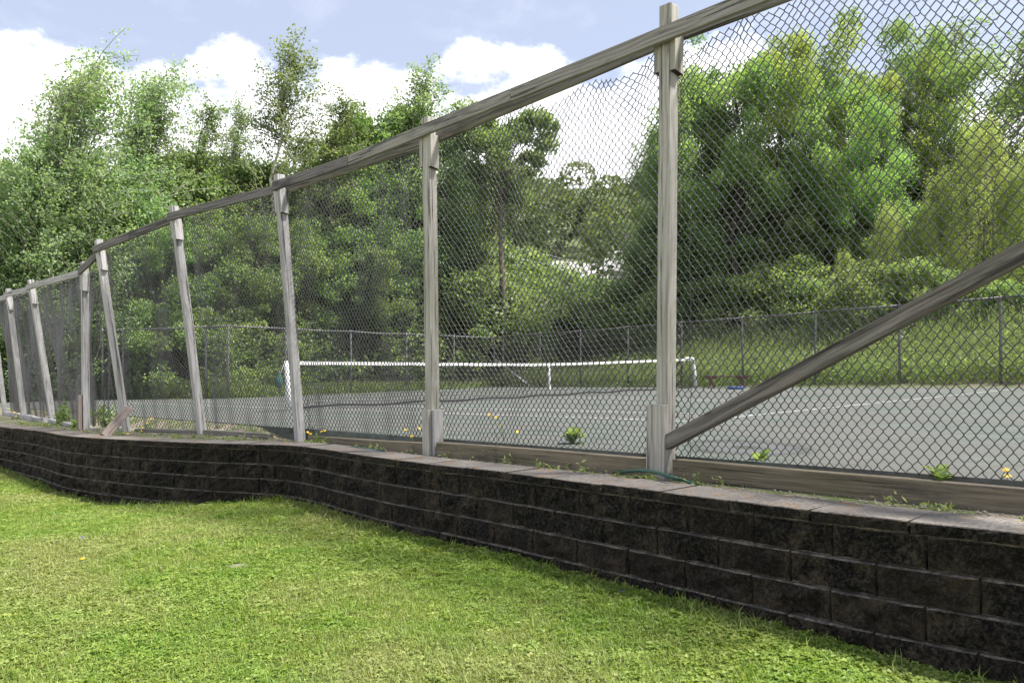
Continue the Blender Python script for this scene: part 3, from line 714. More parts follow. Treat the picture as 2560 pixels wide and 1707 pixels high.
def strip(name, a, b, mat, parent, thick=.012):
    nn = Vector((-nd.y, nd.x, 0)) * thick; k = len(a); v = []
    for p, q in zip(a, b): v += [p + nn, q + nn, q - nn, p - nn]
    i = np.arange(k - 1)[:, None] * 4; f = []
    for c in range(4): f.append(np.hstack([i + c, i + (c + 1) % 4, i + 4 + (c + 1) % 4, i + 4 + c]))
    me = mesh_np(name, np.array(v), np.vstack(f)); return obj(name, me, mat, parent)
strip('headband', top, [p - up * (.06 + .004 * math.sin(k)) for k, p in enumerate(top)], M['white'], netroot)
bot = [lerp(nl, nr, t) + up * (.045 + .03 * math.sin(t * 23) ** 2 - .02 * math.sin(math.pi * t)) + Vector((.10 * math.sin(t * 7), -.12 * math.sin(math.pi * t), 0)) for t in ts]
strip('bottom_tape', [p + up * .02 for p in bot], [p - up * .02 for p in bot], M['net'], netroot, .02)
cm = lerp(tl, tr_, .5) + up * (sag(.5) - .03); cb_ = lerp(nl, nr, .5) + up * .0
strip('centre_strap', [cm - nd * .028, cm + nd * .028], [cb_ - nd * .028, cb_ + nd * .028], M['white'], netroot, .016)
nv = 210; nh = 12
pv = []
for t in np.linspace(0.004, .996, nv):
    f_ = t * (kk - 1); i0 = min(int(f_), kk - 2); fr = f_ - i0
    a = lerp(top[i0], top[i0 + 1], fr) - up * .05; b = lerp(bot[i0], bot[i0 + 1], fr)
    pv.append([lerp(a, b, s) for s in np.linspace(0, 1, nh + 1)])
pv = np.array(pv); v1, q1_ = tubes_np(pv, .003, 3); v2, q2_ = tubes_np(pv.transpose(1, 0, 2), .003, 3)
o = obj('netting', mesh_np('netting', np.vstack([v1, v2]), np.vstack([q1_, q2_ + len(v1)]), True), M['net'], netroot); o['kind'] = 'stuff'
# green drawstring bag on the left post
bg = empty('drawstring_bag', tl + Vector((-.12, -.05, -.35)), 'small teal drawstring bag hanging from the left net post', 'bag')
bm = bmesh.new(); bmesh.ops.create_icosphere(bm, subdivisions=3, radius=.5)
for v in bm.verts:
    n_ = mnoise.noise(v.co * 3.1); v.co *= (1 + .22 * n_); k = 1 - .45 * max(0, v.co.z * 2) ** 1.5
    v.co = Vector((v.co.x * .15 * k, v.co.y * .13 * k, v.co.z * .24))
bo = obj('bag_body', bm_mesh('bag_body', bm, True), M['teal'], bg, False)
tube_obj('cord', [bg.location + up * .1, bg.location + Vector((.05, .02, .22)), tl + Vector((-.02, -.03, -.02))], .008, M['white'], bg, 6)
# bench
bq = at(1853, 969, DZ); bd_ = Vector((FRD[0], FRD[1], 0)).normalized(); bp = P3(bq - FRN * .75, .10)
bench = empty('bench', bp, 'low red-brown wooden bench by the far fence', 'bench')
sx_ = Vector((.98, -.2, 0)).normalized(); sy_ = Vector((.2, .98, 0)).normalized()
for k in (-1, 1):
    board('seat_plank', bp - sx_ * .66 + up * .37 + sy_ * .075 * k, bp + sx_ * .66 + up * .37 + sy_ * .075 * k, .04, .14, up, M['red_wood'], bench, cuts=2)
for s_ in (-1, 1):
    c_ = bp + sx_ * .46 * s_
    lg = board('leg', c_ - sy_ * .0 - sx_ * .10 + up * .0, c_ + sx_ * .07 + up * .35, .05, .09, sx_, M['red_wood'], bench, cuts=1)
    board('leg', c_ + sx_ * .10, c_ - sx_ * .07 + up * .35, .05, .07, sx_, M['red_wood'], bench, cuts=1)
    board('seat_batten', c_ - sx_ * .17 + up * .325, c_ + sx_ * .17 + up * .325, .05, .22, up, M['red_wood'], bench, cuts=1)
# blue tray under the bench
tb = P3(at(1878, 971, DZ) - FRN * .75, .105); bm = bmesh.new()
rings = [(0, .012), (.20, .012), (.24, .07), (.255, .07), (.22, 0), (0, 0)]
prof = [Vector((r_, 0, z)) for r_, z in rings]; vs_ = [bm.verts.new(p) for p in prof]
es_ = [bm.edges.new((vs_[i], vs_[i + 1])) for i in range(len(vs_) - 1)]
bmesh.ops.spin(bm, geom=vs_ + es_, cent=(0, 0, 0), axis=(0, 0, 1), angle=2 * math.pi, steps=24, use_merge=True)
bmesh.ops.remove_doubles(bm, verts=bm.verts, dist=.0005); bmesh.ops.recalc_face_normals(bm, faces=bm.faces)
o = obj('plastic_tray', bm_mesh('plastic_tray', bm, True), M['blue']); o.location = tb
tag(o, 'round blue plastic tray lying on the court under the bench', 'tray')

# ================================================================== FAR HOUSES AND CABLES
def house(x, y, wd, dp, hw, hr, rot, label, windows):
    z = float(ground_z(np.array([x]), np.array([y]))[0])
    root = empty('house', (x, y, z), label, 'house'); root.rotation_euler.z = rot
    def add(name, bm, mat, par=None):
        o = obj(name, bm_mesh(name, bm), mat, root, False) if par is None else obj(name, bm_mesh(name, bm), mat, par, False); return o
    def boxbm(cx, cy, cz, sx, sy, sz):
        bm = bmesh.new(); bmesh.ops.create_cube(bm, size=1)
        for v in bm.verts: v.co = Vector((cx + v.co.x * sx, cy + v.co.y * sy, cz + v.co.z * sz))
        return bm
    bm = bmesh.new(); h = hw
    pts = [(-wd/2, -dp/2, -1), (wd/2, -dp/2, -1), (wd/2, dp/2, -1), (-wd/2, dp/2, -1), (-wd/2, -dp/2, h), (wd/2, -dp/2, h), (wd/2, dp/2, h), (-wd/2, dp/2, h), (-wd/2, 0, h + hr), (wd/2, 0, h + hr)]
    vs_ = [bm.verts.new(p) for p in pts]
    for f in ((0,1,5,4), (2,3,7,6), (1,2,6,9,5), (3,0,4,8,7)): bm.faces.new([vs_[i] for i in f])
    add('wall', bm, M['house_wall'])
    for sgn in (-1, 1):
        bm = bmesh.new(); e = .4; sl = hr / (dp / 2); ov = .5
        a = [(-wd/2-e, sgn*(dp/2+ov), h-sl*ov+.03), (wd/2+e, sgn*(dp/2+ov), h-sl*ov+.03), (wd/2+e, 0, h+hr+.03), (-wd/2-e, 0, h+hr+.03)]
        lo = [bm.verts.new(p) for p in a]; hi = [bm.verts.new((p[0], p[1], p[2] + .14)) for p in a]
        bm.faces.new(lo); bm.faces.new(hi)
        for i in range(4): bm.faces.new((lo[i], lo[(i+1) % 4], hi[(i+1) % 4], hi[i]))
        bmesh.ops.recalc_face_normals(bm, faces=bm.faces); add('roof_slope', bm, M['house_roof'])
    for wx, wz in windows:
        f = add('window', boxbm(wx, -dp/2 - .02, wz, 1.1, .08, 1.3), M['white']); add('pane', boxbm(wx, -dp/2 - .055, wz, .9, .05, 1.1), M['glass'], f)
    return root
house(6.0, 79, 5.2, 6.0, 2.6, 2.0, R(28), 'small pale house with a grey gable roof among trees, left of two', [(-1.3, 1.4), (1.3, 1.4)])
house(14.6, 86, 8.0, 6.0, 2.8, 2.2, R(-20), 'wider pale house with a grey roof among trees, right of two', [(-2.4, 1.4), (0, 1.4), (2.4, 1.4)])
for k, (x0, y0, x1, y1) in enumerate([(1150, 570, 1560, 668), (1150, 600, 1560, 686), (1150, 668, 1560, 752)]):
    dA = 44.0; pA = Vector(((x0 - CX) / F * dA, dA, CAMZ + (HY - y0) / F * dA)); dB = 47.0; pB = Vector(((x1 - CX) / F * dB, dB, CAMZ + (HY - y1) / F * dB))
    dd = pB - pA
    o = tube_obj('overhead_cable', [pA + dd * t - up * (.35 * math.sin(math.pi * (t + .6) / 2.2)) for t in np.linspace(-.6, 1.6, 16)], .012, M['cable'], None, 5)
    tag(o, ['topmost thin pale cable crossing in front of the wooded hill', 'middle thin pale cable crossing in front of the wooded hill', 'lowest thin pale cable crossing in front of the wooded hill'][k], 'cable', 'overhead cables')

# ================================================================== TREES
def leaf_quads(c, size, r, upb=.5, asp=.62, attr_h=None, droop=0):
    n = len(c); nrm = r.normal(0, 1, (n, 3)); nrm[:, 2] += upb * 2.2; nrm /= np.linalg.norm(nrm, axis=1, keepdims=True)
    a = np.cross(nrm, r.normal(0, 1, (n, 3))); a /= np.linalg.norm(a, axis=1, keepdims=True) + 1e-9
    if droop: a[:, 2] -= droop; a /= np.linalg.norm(a, axis=1, keepdims=True)
    b = np.cross(nrm, a)
    l = size * r.uniform(.6, 1.25, (n, 1)) * .5
    v = np.stack([c - a * l, c + b * l * asp, c + a * l, c - b * l * asp], 1).reshape(-1, 3)
    return v, np.arange(n * 4).reshape(n, 4)
def limb(p0, p1, r0, r1, r, k=6, wob=.12, lift=.0):
    p0 = np.array(p0, float); p1 = np.array(p1, float); t = np.linspace(0, 1, k)[:, None]; d = np.linalg.norm(p1 - p0)
    q = p0 + (p1 - p0) * t; q[:, 2] += lift * d * np.sin(np.pi * t[:, 0]); q[1:-1] += r.normal(0, wob * d * .12, (k - 2, 3)); return q, np.linspace(r0, r1, k)
def make_tree(kind, seed, H, rx, leaf, nclump, nleaf, leafsize, bark, base=.35, trunk_r=None, lean=0., wob=.25, cr_=.19, fuzz=.16):
    r = np.random.default_rng(seed); paths, rads = [], []
    tr0 = trunk_r or H * .013
    K = 6
    if kind == 'round':
        cz = H * (1 + base) / 2; rz = H * (1 - base) / 2
        th = H * .82
        q, rd = limb((0, 0, -.3), (r.normal(0, .8 * wob), r.normal(0, .8 * wob), th), tr0, tr0 * .2, r, K, wob); paths.append(q); rads.append(rd); tr = q
        # lobes give the crown its uneven outline
        lob = r.normal(0, 1, (9, 3)); lob[:, 2] = np.abs(lob[:, 2]) * .9 - .2; lob /= np.linalg.norm(lob, axis=1, keepdims=True)
        d = r.normal(0, 1, (nclump, 3)); d[:, 2] += .15; d /= np.linalg.norm(d, axis=1, keepdims=True)
        bumpy = .60 + .5 * np.max(np.clip(d @ lob.T, 0, 1) ** 6, axis=1) + r.normal(0, .05, nclump)
        rad = r.uniform(.3, 1, nclump) ** .4 * bumpy
        c = d * rad[:, None] * np.array([rx, rx, rz]) + np.array([0, 0, cz])
        crad = r.uniform(.45, 1.25, nclump) * rx * cr_
    elif kind == 'airy':
        q, rd = limb((0, 0, -.3), (lean * H * .12, 0, H * .97), tr0, tr0 * .1, r, 9, .05)
        q[:, 0] += lean * H * .05 * (np.linspace(0, 1, 9) ** 2); paths.append(q); rads.append(rd); tr = q; K2 = 9
        z = base * H + (1 - base) * H * r.uniform(0, 1, nclump) ** .85; f = (z / H - base) / (1 - base)
        prof = rx * np.clip(np.sin(np.pi * np.clip(f * .9 + .1, 0, 1)), 0, 1) ** .55 * (1.12 - .78 * f)
        ang = r.uniform(0, 2 * np.pi, nclump); rr = prof * r.uniform(.25, 1.05, nclump)
        tx = np.interp(z, q[:, 2], q[:, 0]); ty = np.interp(z, q[:, 2], q[:, 1])
        c = np.stack([tx + rr * np.cos(ang) + lean * .35 * f * rx, ty + rr * np.sin(ang), z], 1); crad = r.uniform(.5, 1.1, nclump) * rx * .20 + .10
    elif kind == 'bushy':
        for s in range(5):
            a = r.uniform(0, 6.28); q, rd = limb((r.normal(0, .15), r.normal(0, .15), -.2), (rx * .5 * np.cos(a), rx * .5 * np.sin(a), H * r.uniform(.6, .9)), tr0, tr0 * .2, r, K, .2); paths.append(q); rads.append(rd)
        tr = paths[0]
        d = r.normal(0, 1, (nclump, 3)); d /= np.linalg.norm(d, axis=1, keepdims=True); d[:, 2] = d[:, 2] * .5 + .5
        prof = 1.12 - .6 * d[:, 2]; rad = r.uniform(.3, 1, nclump) ** .45
        c = np.stack([d[:, 0] * rx * rad * prof * 1.1, d[:, 1] * rx * rad * prof * 1.1, .05 * H + d[:, 2] * H * .95 * (.45 + .55 * rad)], 1)
        crad = r.uniform(.5, 1.1, nclump) * rx * .26
    elif kind == 'feather':
        for s in range(7):
            a = r.uniform(0, 6.28); q, rd = limb((r.normal(0, .25), r.normal(0, .25), -.2), (rx * .6 * np.cos(a), rx * .6 * np.sin(a), H * r.uniform(.65, .95)), tr0, tr0 * .15, r, K, .15); paths.append(q); rads.append(rd)
        tr = paths[0]
        ang = r.uniform(0, 6.28, nclump); f = r.uniform(0, 1, nclump); rr = rx * (1.0 - f ** 1.8 * .75) * r.uniform(.3, 1.05, nclump) ** .6
        c = np.stack([rr * np.cos(ang), rr * np.sin(ang), .06 * H + f * H * .88], 1); crad = r.uniform(.5, 1., nclump) * rx * .16 + .08
    # limbs to the clumps
    for k in r.permutation(nclump)[:min(nclump, 46 if kind != 'airy' else 60)]:
        zz = c[k, 2]; z0 = max(tr[0, 2] + .3, zz - np.hypot(*(c[k, :2])) * (1.1 if kind == 'airy' else .75) - .4); z0 = min(z0, tr[-1, 2] * .96)
        if kind in ('round', 'airy'): z0 = max(z0, base * H * .85)
        p0 = (np.interp(z0, tr[:, 2], tr[:, 0]), np.interp(z0, tr[:, 2], tr[:, 1]), z0)
        q, rd = limb(p0, c[k], tr0 * .24 * (1.15 - z0 / H), .012, r, 6, .3, -.05 if kind == 'airy' else .05)
        if q.shape[0] != 6: continue
        paths.append(q); rads.append(rd)
    if kind == 'airy':
        fz_ = np.clip((c[:, 2] / H - base) / (1 - base), 0, 1); MD = np.stack([np.cos(ang), np.sin(ang), np.full(nclump, .75)], 1) + r.normal(0, .25, (nclump, 3)); MD[:, 0] += lean * .8 * fz_
        for k in range(nclump):
            w_ = np.linspace(-1.6, 1.25, 6)[:, None]; dd_ = MD[k] * w_; dd_[:, 2] -= .25 * w_[:, 0] ** 2
            paths.append(c[k] + dd_ * crad[k]); rads.append(np.linspace(.016, .006, 6))
    vs_, fs_, o_ = [], [], 0
    for q, rd in zip(paths, rads):
        v, f = tubes_np(q[None], rd[None], 6 if rd[0] > .06 else 4); vs_.append(v); fs_.append(f + o_); o_ += len(v)
    tm = mesh_np('trunk', np.vstack(vs_), np.vstack(fs_), True); tm.materials.append(M[bark])
    # leaves: each clump a flattened, lopsided puff
    cc, hh = [], []
    for k in range(nclump):
        n = int(nleaf * (crad[k] / crad.mean()) ** 1.5 * r.uniform(.7, 1.3))
        if kind == 'airy':
            fz = fz_[k]; m_ = MD[k]; d = r.normal(0, .36, (n, 3)) * np.array([1, 1, .8]) * (1.1 - .35 * fz); w_ = r.uniform(-1.5, 1.3, (n, 1)); d = d * (1.25 - .35 * np.abs(w_)) + m_ * w_; d[:, 2] -= .25 * w_[:, 0] ** 2
        elif kind == 'feather':
            d = r.normal(0, .5, (n, 3)) * np.array([.7, .7, 2.4])
        else:
            d = r.normal(0, 1, (n, 3)); d /= np.linalg.norm(d, axis=1, keepdims=True); d *= r.uniform(.15, 1.05, (n, 1)) ** .5; d[:, 2] *= r.uniform(.55, .95); d[:, :2] *= r.uniform(.8, 1.15)
            d += r.normal(0, fuzz, (n, 3))
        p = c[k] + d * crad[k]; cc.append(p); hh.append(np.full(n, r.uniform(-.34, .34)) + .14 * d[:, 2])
    cc = np.vstack(cc); hh = np.hstack(hh); ok = cc[:, 2] > .05; cc, hh = cc[ok], hh[ok]
    v, f = leaf_quads(cc, leafsize, r, .45, .62 if kind != 'feather' else .38, droop=0)
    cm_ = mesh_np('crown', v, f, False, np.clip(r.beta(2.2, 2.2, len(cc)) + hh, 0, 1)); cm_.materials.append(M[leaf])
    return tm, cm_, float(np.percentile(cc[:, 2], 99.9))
PROTO = {
    'poplar0': make_tree('airy', 11, 13, 3.1, 'leaf_poplar', 150, 110, .125, 'bark', .12, .15, .5),
    'poplar1': make_tree('airy', 12, 13, 3.3, 'leaf_poplar', 155, 110, .125, 'bark_pale', .16, .14, .7),
    'poplar2': make_tree('airy', 14, 10, 3.0, 'leaf_poplar', 230, 125, .125, 'bark_pale', .03, .11, .3),
    'birch0': make_tree('airy', 21, 15, 2.5, 'leaf_birch', 125, 110, .12, 'bark_pale', .34, .13, .35),
    'birch1': make_tree('airy', 22, 14, 2.2, 'leaf_birch', 110, 105, .12, 'bark', .30, .12, .4),
    'maple0': make_tree('round', 31, 15, 5.4, 'leaf_maple', 135, 400, .165, 'bark_dark', .24, .24, cr_=.155, fuzz=.18),
    'maple2': make_tree('round', 36, 15, 5.4, 'leaf_maple', 130, 400, .165, 'bark_dark', .26, .22, cr_=.155, fuzz=.18),
    'maple1': make_tree('round', 32, 15, 5.2, 'leaf_maple_y', 115, 400, .165, 'bark_dark', .30, .22, cr_=.155, fuzz=.18),
    'lone0': make_tree('round', 37, 13, 2.7, 'leaf_bush', 70, 330, .15, 'bark', .56, .20, wob=.05),
    'mid0': make_tree('round', 41, 9.5, 3.2, 'leaf_mid', 115, 330, .135, 'bark_dark', .10, .14),
    'mid1': make_tree('round', 42, 9.5, 3.4, 'leaf_mid', 115, 330, .135, 'bark', .14, .13),
    'young0': make_tree('round', 45, 9.5, 3.0, 'leaf_bush', 105, 300, .135, 'bark', .16, .12),
    'willow0': make_tree('feather', 51, 9, 2.7, 'leaf_willow', 210, 130, .125, 'bark', .0, .07),
    'willow1': make_tree('feather', 52, 9, 2.3, 'leaf_willow', 190, 130, .125, 'bark', .0, .06),
    'bush0': make_tree('bushy', 61, 3.2, 1.9, 'leaf_bush', 46, 170, .12, 'bark', .0, .04),
    'bush1': make_tree('bushy', 62, 3.0, 2.0, 'leaf_mid', 46, 170, .12, 'bark_dark', .0, .04),
}
used = {}
def plant(px, topy, d, proto, label, group=None, name='tree', cat='tree', wide=1.0, rot=None, x=None):
    tm, cm_, H = PROTO[proto]; X = (px - CX) / F * d; gz = float(ground_z(np.array([X]), np.array([d]))[0])
    topz = CAMZ + (HY - topy) / F * d; s = max(.2, (topz - gz) / H)
    root = empty(name, (X, d, gz), label, cat, group)
    rz = (random.uniform(-.5, .5) if 'birch' in proto or 'poplar' in proto else random.uniform(0, 6.28)) if rot is None else rot
    root.rotation_euler.z = rz; root.scale = (s * wide, s * wide, s)
    for nm, me in (('trunk', tm), ('crown', cm_)):
        o = bpy.data.objects.new(nm, me); COL.objects.link(o); o.parent = root
    return root
T = plant
ORD = ['leftmost', 'second', 'third', 'fourth', 'fifth', 'sixth', 'seventh', 'eighth', 'ninth', 'tenth', 'eleventh', 'twelfth', 'thirteenth', 'fourteenth', 'fifteenth', 'sixteenth', 'seventeenth', 'eighteenth']
def stand(rows, what, group, name='tree', cat='tree', wide=1.0):
    for k, (x, y, d, p) in enumerate(sorted(rows)):
        T(x, y, d, p, (ORD[k] + ' of the ' if k == 0 else ORD[k] + ' from the left of the ') + what, group, name, cat, wide=wide)
# left stand of poplars
T(115, 72, 28, 'poplar0', 'tall loose poplar at the far left whose tip bends in the wind', wide=1.05)
T(15, 150, 27, 'poplar1', 'poplar cut by the left edge of the picture with a pale trunk', wide=1.1)
T(225, 150, 30, 'poplar1', 'poplar just right of the tallest tree at the far left', wide=1.05)
T(325, 265, 31, 'birch1', 'thin airy poplar at the right end of the left stand', wide=1.15)
T(60, 330, 26.5, 'poplar2', 'dense leafy tree low at the far left above the fence', wide=1.0)
T(185, 370, 27, 'poplar2', 'leafy understorey tree above the leaning fence posts at the left', wide=1.05)
T(300, 390, 29, 'poplar2', 'dense understorey tree behind the fifth fence post', wide=1.05)
T(-60, 300, 28, 'mid0', 'dense tree beyond the left edge of the picture')
T(455, 250, 33, 'birch1', 'wispy birch against the cloud, left of the tall white birch', wide=1.1)
T(655, 82, 34, 'birch0', 'tall wispy birch with a pale trunk rising over the middle of the fence', wide=1.1, rot=.1)
T(785, 235, 35, 'birch1', 'small wispy birch against the cloud, right of the tall white birch', wide=1.15)
T(560, 240, 36, 'birch0', 'sparse birch close on the left of the tall white birch', wide=.75)
T(990, 145, 37, 'birch0', 'yellow-green slender tree rising behind the second nearest post', wide=1.15)
T(1010, 260, 38, 'young0', 'yellow-green round tree behind the second nearest post', wide=.75)
T(905, 300, 39, 'young0', 'light green tree behind the sloping top rail at the centre left', wide=.8)
T(1120, 265, 46, 'birch1', 'small light tree poking above the top rail beside the cloud', wide=.7)
stand([(395, 395, 33, 'young0'), (480, 400, 35, 'mid1'), (590, 395, 37, 'young0'), (700, 410, 36, 'mid0'), (800, 420, 38, 'mid1'), (890, 430, 36, 'mid0'), (985, 440, 39, 'mid1'), (1075, 450, 42, 'young0'),
                   (520, 520, 30, 'mid0'), (640, 540, 31, 'mid1'), (770, 545, 33, 'mid0'), (885, 560, 35, 'mid1'), (440, 560, 29, 'mid1'), (330, 540, 29.5, 'poplar2'), (230, 550, 28, 'poplar2'), (110, 560, 27, 'poplar2'), (10, 540, 26.5, 'poplar2')], 'dense green trees in the wood behind the fence', 'wood behind the middle of the fence', wide=1.05)
T(1257, 275, 38.5, 'lone0', 'tree with a bare straight grey trunk standing alone at the far corner', wide=1.0)
# right-hand group
T(1715, 215, 40, 'maple2', 'dark green maple just right of the near wooden post', wide=.6)
T(1835, 110, 37, 'maple0', 'broad dark green maple with the highest crown right of the near post', wide=.80)
T(1965, 70, 38, 'maple1', 'yellow-green topped maple in the middle of the right-hand trees', wide=.8)
T(2110, 150, 37, 'maple2', 'dark maple right of the yellow-green topped one', wide=.74)
T(2240, 30, 43, 'poplar0', 'tall poplar behind the maples at the upper right', wide=1.35)
T(2330, 45, 41, 'maple2', 'tall leafy maple filling the upper right between the poplars', wide=.62)
T(2420, 60, 42, 'poplar1', 'tall grey-green poplar near the upper right corner', wide=1.35)
T(2215, 160, 40, 'maple1', 'bright green maple right of the dark ones', wide=.62)
T(2545, 330, 40, 'poplar0', 'poplar cut by the right edge of the picture', wide=1.2)
T(2660, 120, 40, 'poplar1', 'poplar beyond the right edge of the picture', wide=1.2)
T(1585, 300, 44, 'birch0', 'loose light tree showing left of the near wooden post', wide=1.2)
stand([(1690, 470, 41, 'mid0'), (1760, 480, 40, 'mid1'), (1840, 470, 41, 'mid0'), (1950, 490, 39, 'mid1'), (2060, 500, 38, 'mid0'), (2180, 480, 39, 'mid1'), (2300, 420, 40, 'mid0'), (2430, 400, 38, 'mid1'), (2560, 420, 37, 'mid0')], 'dark understorey trees below the maples', 'dark trees below the maples', wide=1.1)
T(2450, 290, 31, 'willow0', 'tall feathery pale green willow near the right edge', wide=.85)
T(2580, 330, 30, 'willow1', 'feathery willow cut by the right edge', wide=.9)
T(2345, 420, 31.5, 'willow1', 'feathery pale green willow left of the tallest willow', wide=.9)
T(2225, 500, 32, 'willow0', 'shorter feathery willow in front of the dark maples', wide=.8)
T(2110, 620, 33, 'willow1', 'small bright willow shrub at the left end of the willows', wide=1.0, name='shrub', cat='shrub')
stand([(1990, 640, 34, 'bush1'), (1900, 660, 36, 'bush0'), (2050, 690, 32, 'bush0'), (2180, 650, 30, 'bush0'), (2300, 640, 29.5, 'bush0'), (2420, 680, 28, 'bush1'), (2520, 700, 27, 'bush1'), (2610, 690, 26.5, 'bush0'), (1800, 680, 37, 'bush1'), (1700, 690, 38, 'bush0')], 'leafy bushes on the bank behind the far fence', 'bushes on the bank', 'bush', 'bush', wide=1.2)
stand([(1150, 640, 40, 'bush0'), (1060, 690, 39.5, 'bush1'), (1220, 690, 41, 'bush0'), (1310, 680, 43, 'bush1'), (1400, 735, 46, 'bush0'), (1490, 745, 45, 'bush0'), (1560, 690, 43, 'bush0'), (1630, 720, 41, 'bush0'), (1360, 640, 50, 'bush1'),
                   (1480, 690, 56, 'bush0'), (1555, 720, 55, 'bush0'), (1290, 610, 52, 'bush0'), (1200, 580, 48, 'bush1'), (1110, 570, 46, 'bush0'), (950, 720, 38, 'bush1'), (850, 740, 36, 'bush1')], 'bright bushes round the far corner of the court', 'bushes round the far corner', 'bush', 'bush', wide=1.25)
stand([(760, 760, 34, 'bush1'), (680, 770, 31, 'bush1'), (600, 770, 29, 'bush1'), (500, 770, 27.5, 'bush1'), (410, 760, 28, 'bush1'), (320, 760, 29, 'bush1'), (230, 760, 29, 'bush1'), (140, 740, 28, 'bush1'), (50, 740, 28, 'bush1'), (-40, 730, 28, 'bush1')], 'low dark bushes behind the back left fence', 'bushes behind the back left fence', 'bush', 'bush', wide=1.25)

def far_wood():
    r = np.random.default_rng(5); V, Fc, A, o = [], [], [], 0
    n = 330; X = r.uniform(-135, 135, n); Y = 58 + 150 * r.uniform(0, 1, n) ** .9
    ok = (np.abs(X) < Y * .78) & ~((np.hypot(X - 6, Y - 79) < 7) | (np.hypot(X - 14.6, Y - 86) < 8) | ((np.abs(X / Y - .082) < .06) & (Y < 78))); X, Y = X[ok], Y[ok]; Z = ground_z(X, Y)
    for x, y, z in zip(X, Y, Z):
        s = r.uniform(.8, 1.3); seen = -.12 < x / y < .26; k = int((1150 if y < 130 else 750) if seen else 190); lf = .62 if seen else 1.1; rx = 4.2 * s; hz = 4.6 * s; tone = r.uniform(-.25, .25)
        lob = r.normal(0, 1, (12, 3)); lob /= np.linalg.norm(lob, axis=1, keepdims=True)
        d = r.normal(0, 1, (k, 3)); d[:, 1] -= .35; d[:, 2] += .25; d /= np.linalg.norm(d, axis=1, keepdims=True)
        rad = .72 + .3 * np.max((d @ lob.T) ** 6, axis=1) + r.normal(0, .04, k)
        c = d * rad[:, None] * np.array([rx, rx, hz]) + np.array([x, y, z + 5.2 * s])
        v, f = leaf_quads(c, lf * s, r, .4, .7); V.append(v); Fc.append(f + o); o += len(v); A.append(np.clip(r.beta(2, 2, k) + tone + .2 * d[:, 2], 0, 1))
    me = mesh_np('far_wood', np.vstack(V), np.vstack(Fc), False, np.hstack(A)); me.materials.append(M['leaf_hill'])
    tag(obj('far_wood', me), 'wooded hill beyond the court, seen as one mass of crowns', 'wood', kind='stuff')
far_wood()

# ---- rank weeds on the bank and along the far edge of the court
def bank_weeds():
    r = np.random.default_rng(9)
    def strip_pts(n):
        n1 = int(n * .68); n2 = int(n * .22); n3 = n - n1 - n2
        t = r.uniform(-9, 22, n1); q = .1 + 9.0 * r.uniform(0, 1, n1) ** 1.25
        X = FRP[0] + FRD[0] * t + FRN[0] * q; Y = FRP[1] + FRD[1] * t + FRN[1] * q
        a = r.uniform(0, 1, n2); P = A_[None] * (1 - a[:, None]) + B_[None] * a[:, None] + np.array([-.82, .57]) * r.uniform(-.2, 4, (n2, 1))
        a = r.uniform(0, 1, n3); P_ = B_[None] * (1 - a[:, None]) + np.array([[-18, 31]]) * a[:, None] + np.array([0, 1.]) * r.uniform(-.2, 3, (n3, 1))
        return np.r_[X, P[:, 0], P_[:, 0]], np.r_[Y, P[:, 1], P_[:, 1]], n1
    def layer(n, k, leaf, asp, hlo, hhi, spread, droop, thr, seed, tonek, stalk=0):
        X, Y, n1 = strip_pts(n); w_ = fbm(X, Y, .9, 4, seed)
        ok = w_ > thr; sel = np.arange(len(X)) < n1; X, Y, w_, sel = X[ok], Y[ok], w_[ok], sel[ok]; Z = ground_z(X, Y)
        h = (hlo + (hhi - hlo) * np.clip((w_ - thr) * .9, 0, 1)) * r.uniform(.6, 1.3, len(X)) * np.where(sel, 1, .6)
        c = np.stack([X, Y, Z], 1)[:, None, :] + np.stack([r.normal(0, spread, (len(X), k)), r.normal(0, spread, (len(X), k)), h[:, None] * r.uniform(.02, 1, (len(X), k)) ** .8], -1)
        c = c.reshape(-1, 3); v, f = leaf_quads(c, leaf, r, .1 if droop else .35, asp, droop=droop)
        return v, f, np.clip(r.beta(2.5, 2.5, len(c)) + np.repeat(tonek * w_, k) + r.normal(0, .05), 0, 1)
    for nm, mat, lab, args in (('bank_grass', 'weed', 'tall yellow-green grasses on the bank behind the far fence', (9000, 9, .36, .08, .3, .6, .10, -2.2, -2., 1., -.10)),
                               ('bank_weeds', 'leaf_bush', 'leafy green weeds growing in patches on the bank behind the far fence', (9000, 16, .11, .45, .35, 1.2, .16, 0, -.35, 4., .10)),
                               ('bank_scrub', 'leaf_mid', 'dark low scrub in patches on the bank behind the far fence', (3600, 18, .10, .5, .4, 1.0, .2, 0, .15, 11., -.05))):
        v, f, a = layer(*args); me = mesh_np(nm, v, f, False, a); me.materials.append(M[mat]); tag(obj(nm, me), lab, 'weeds', kind='stuff')
bank_weeds()

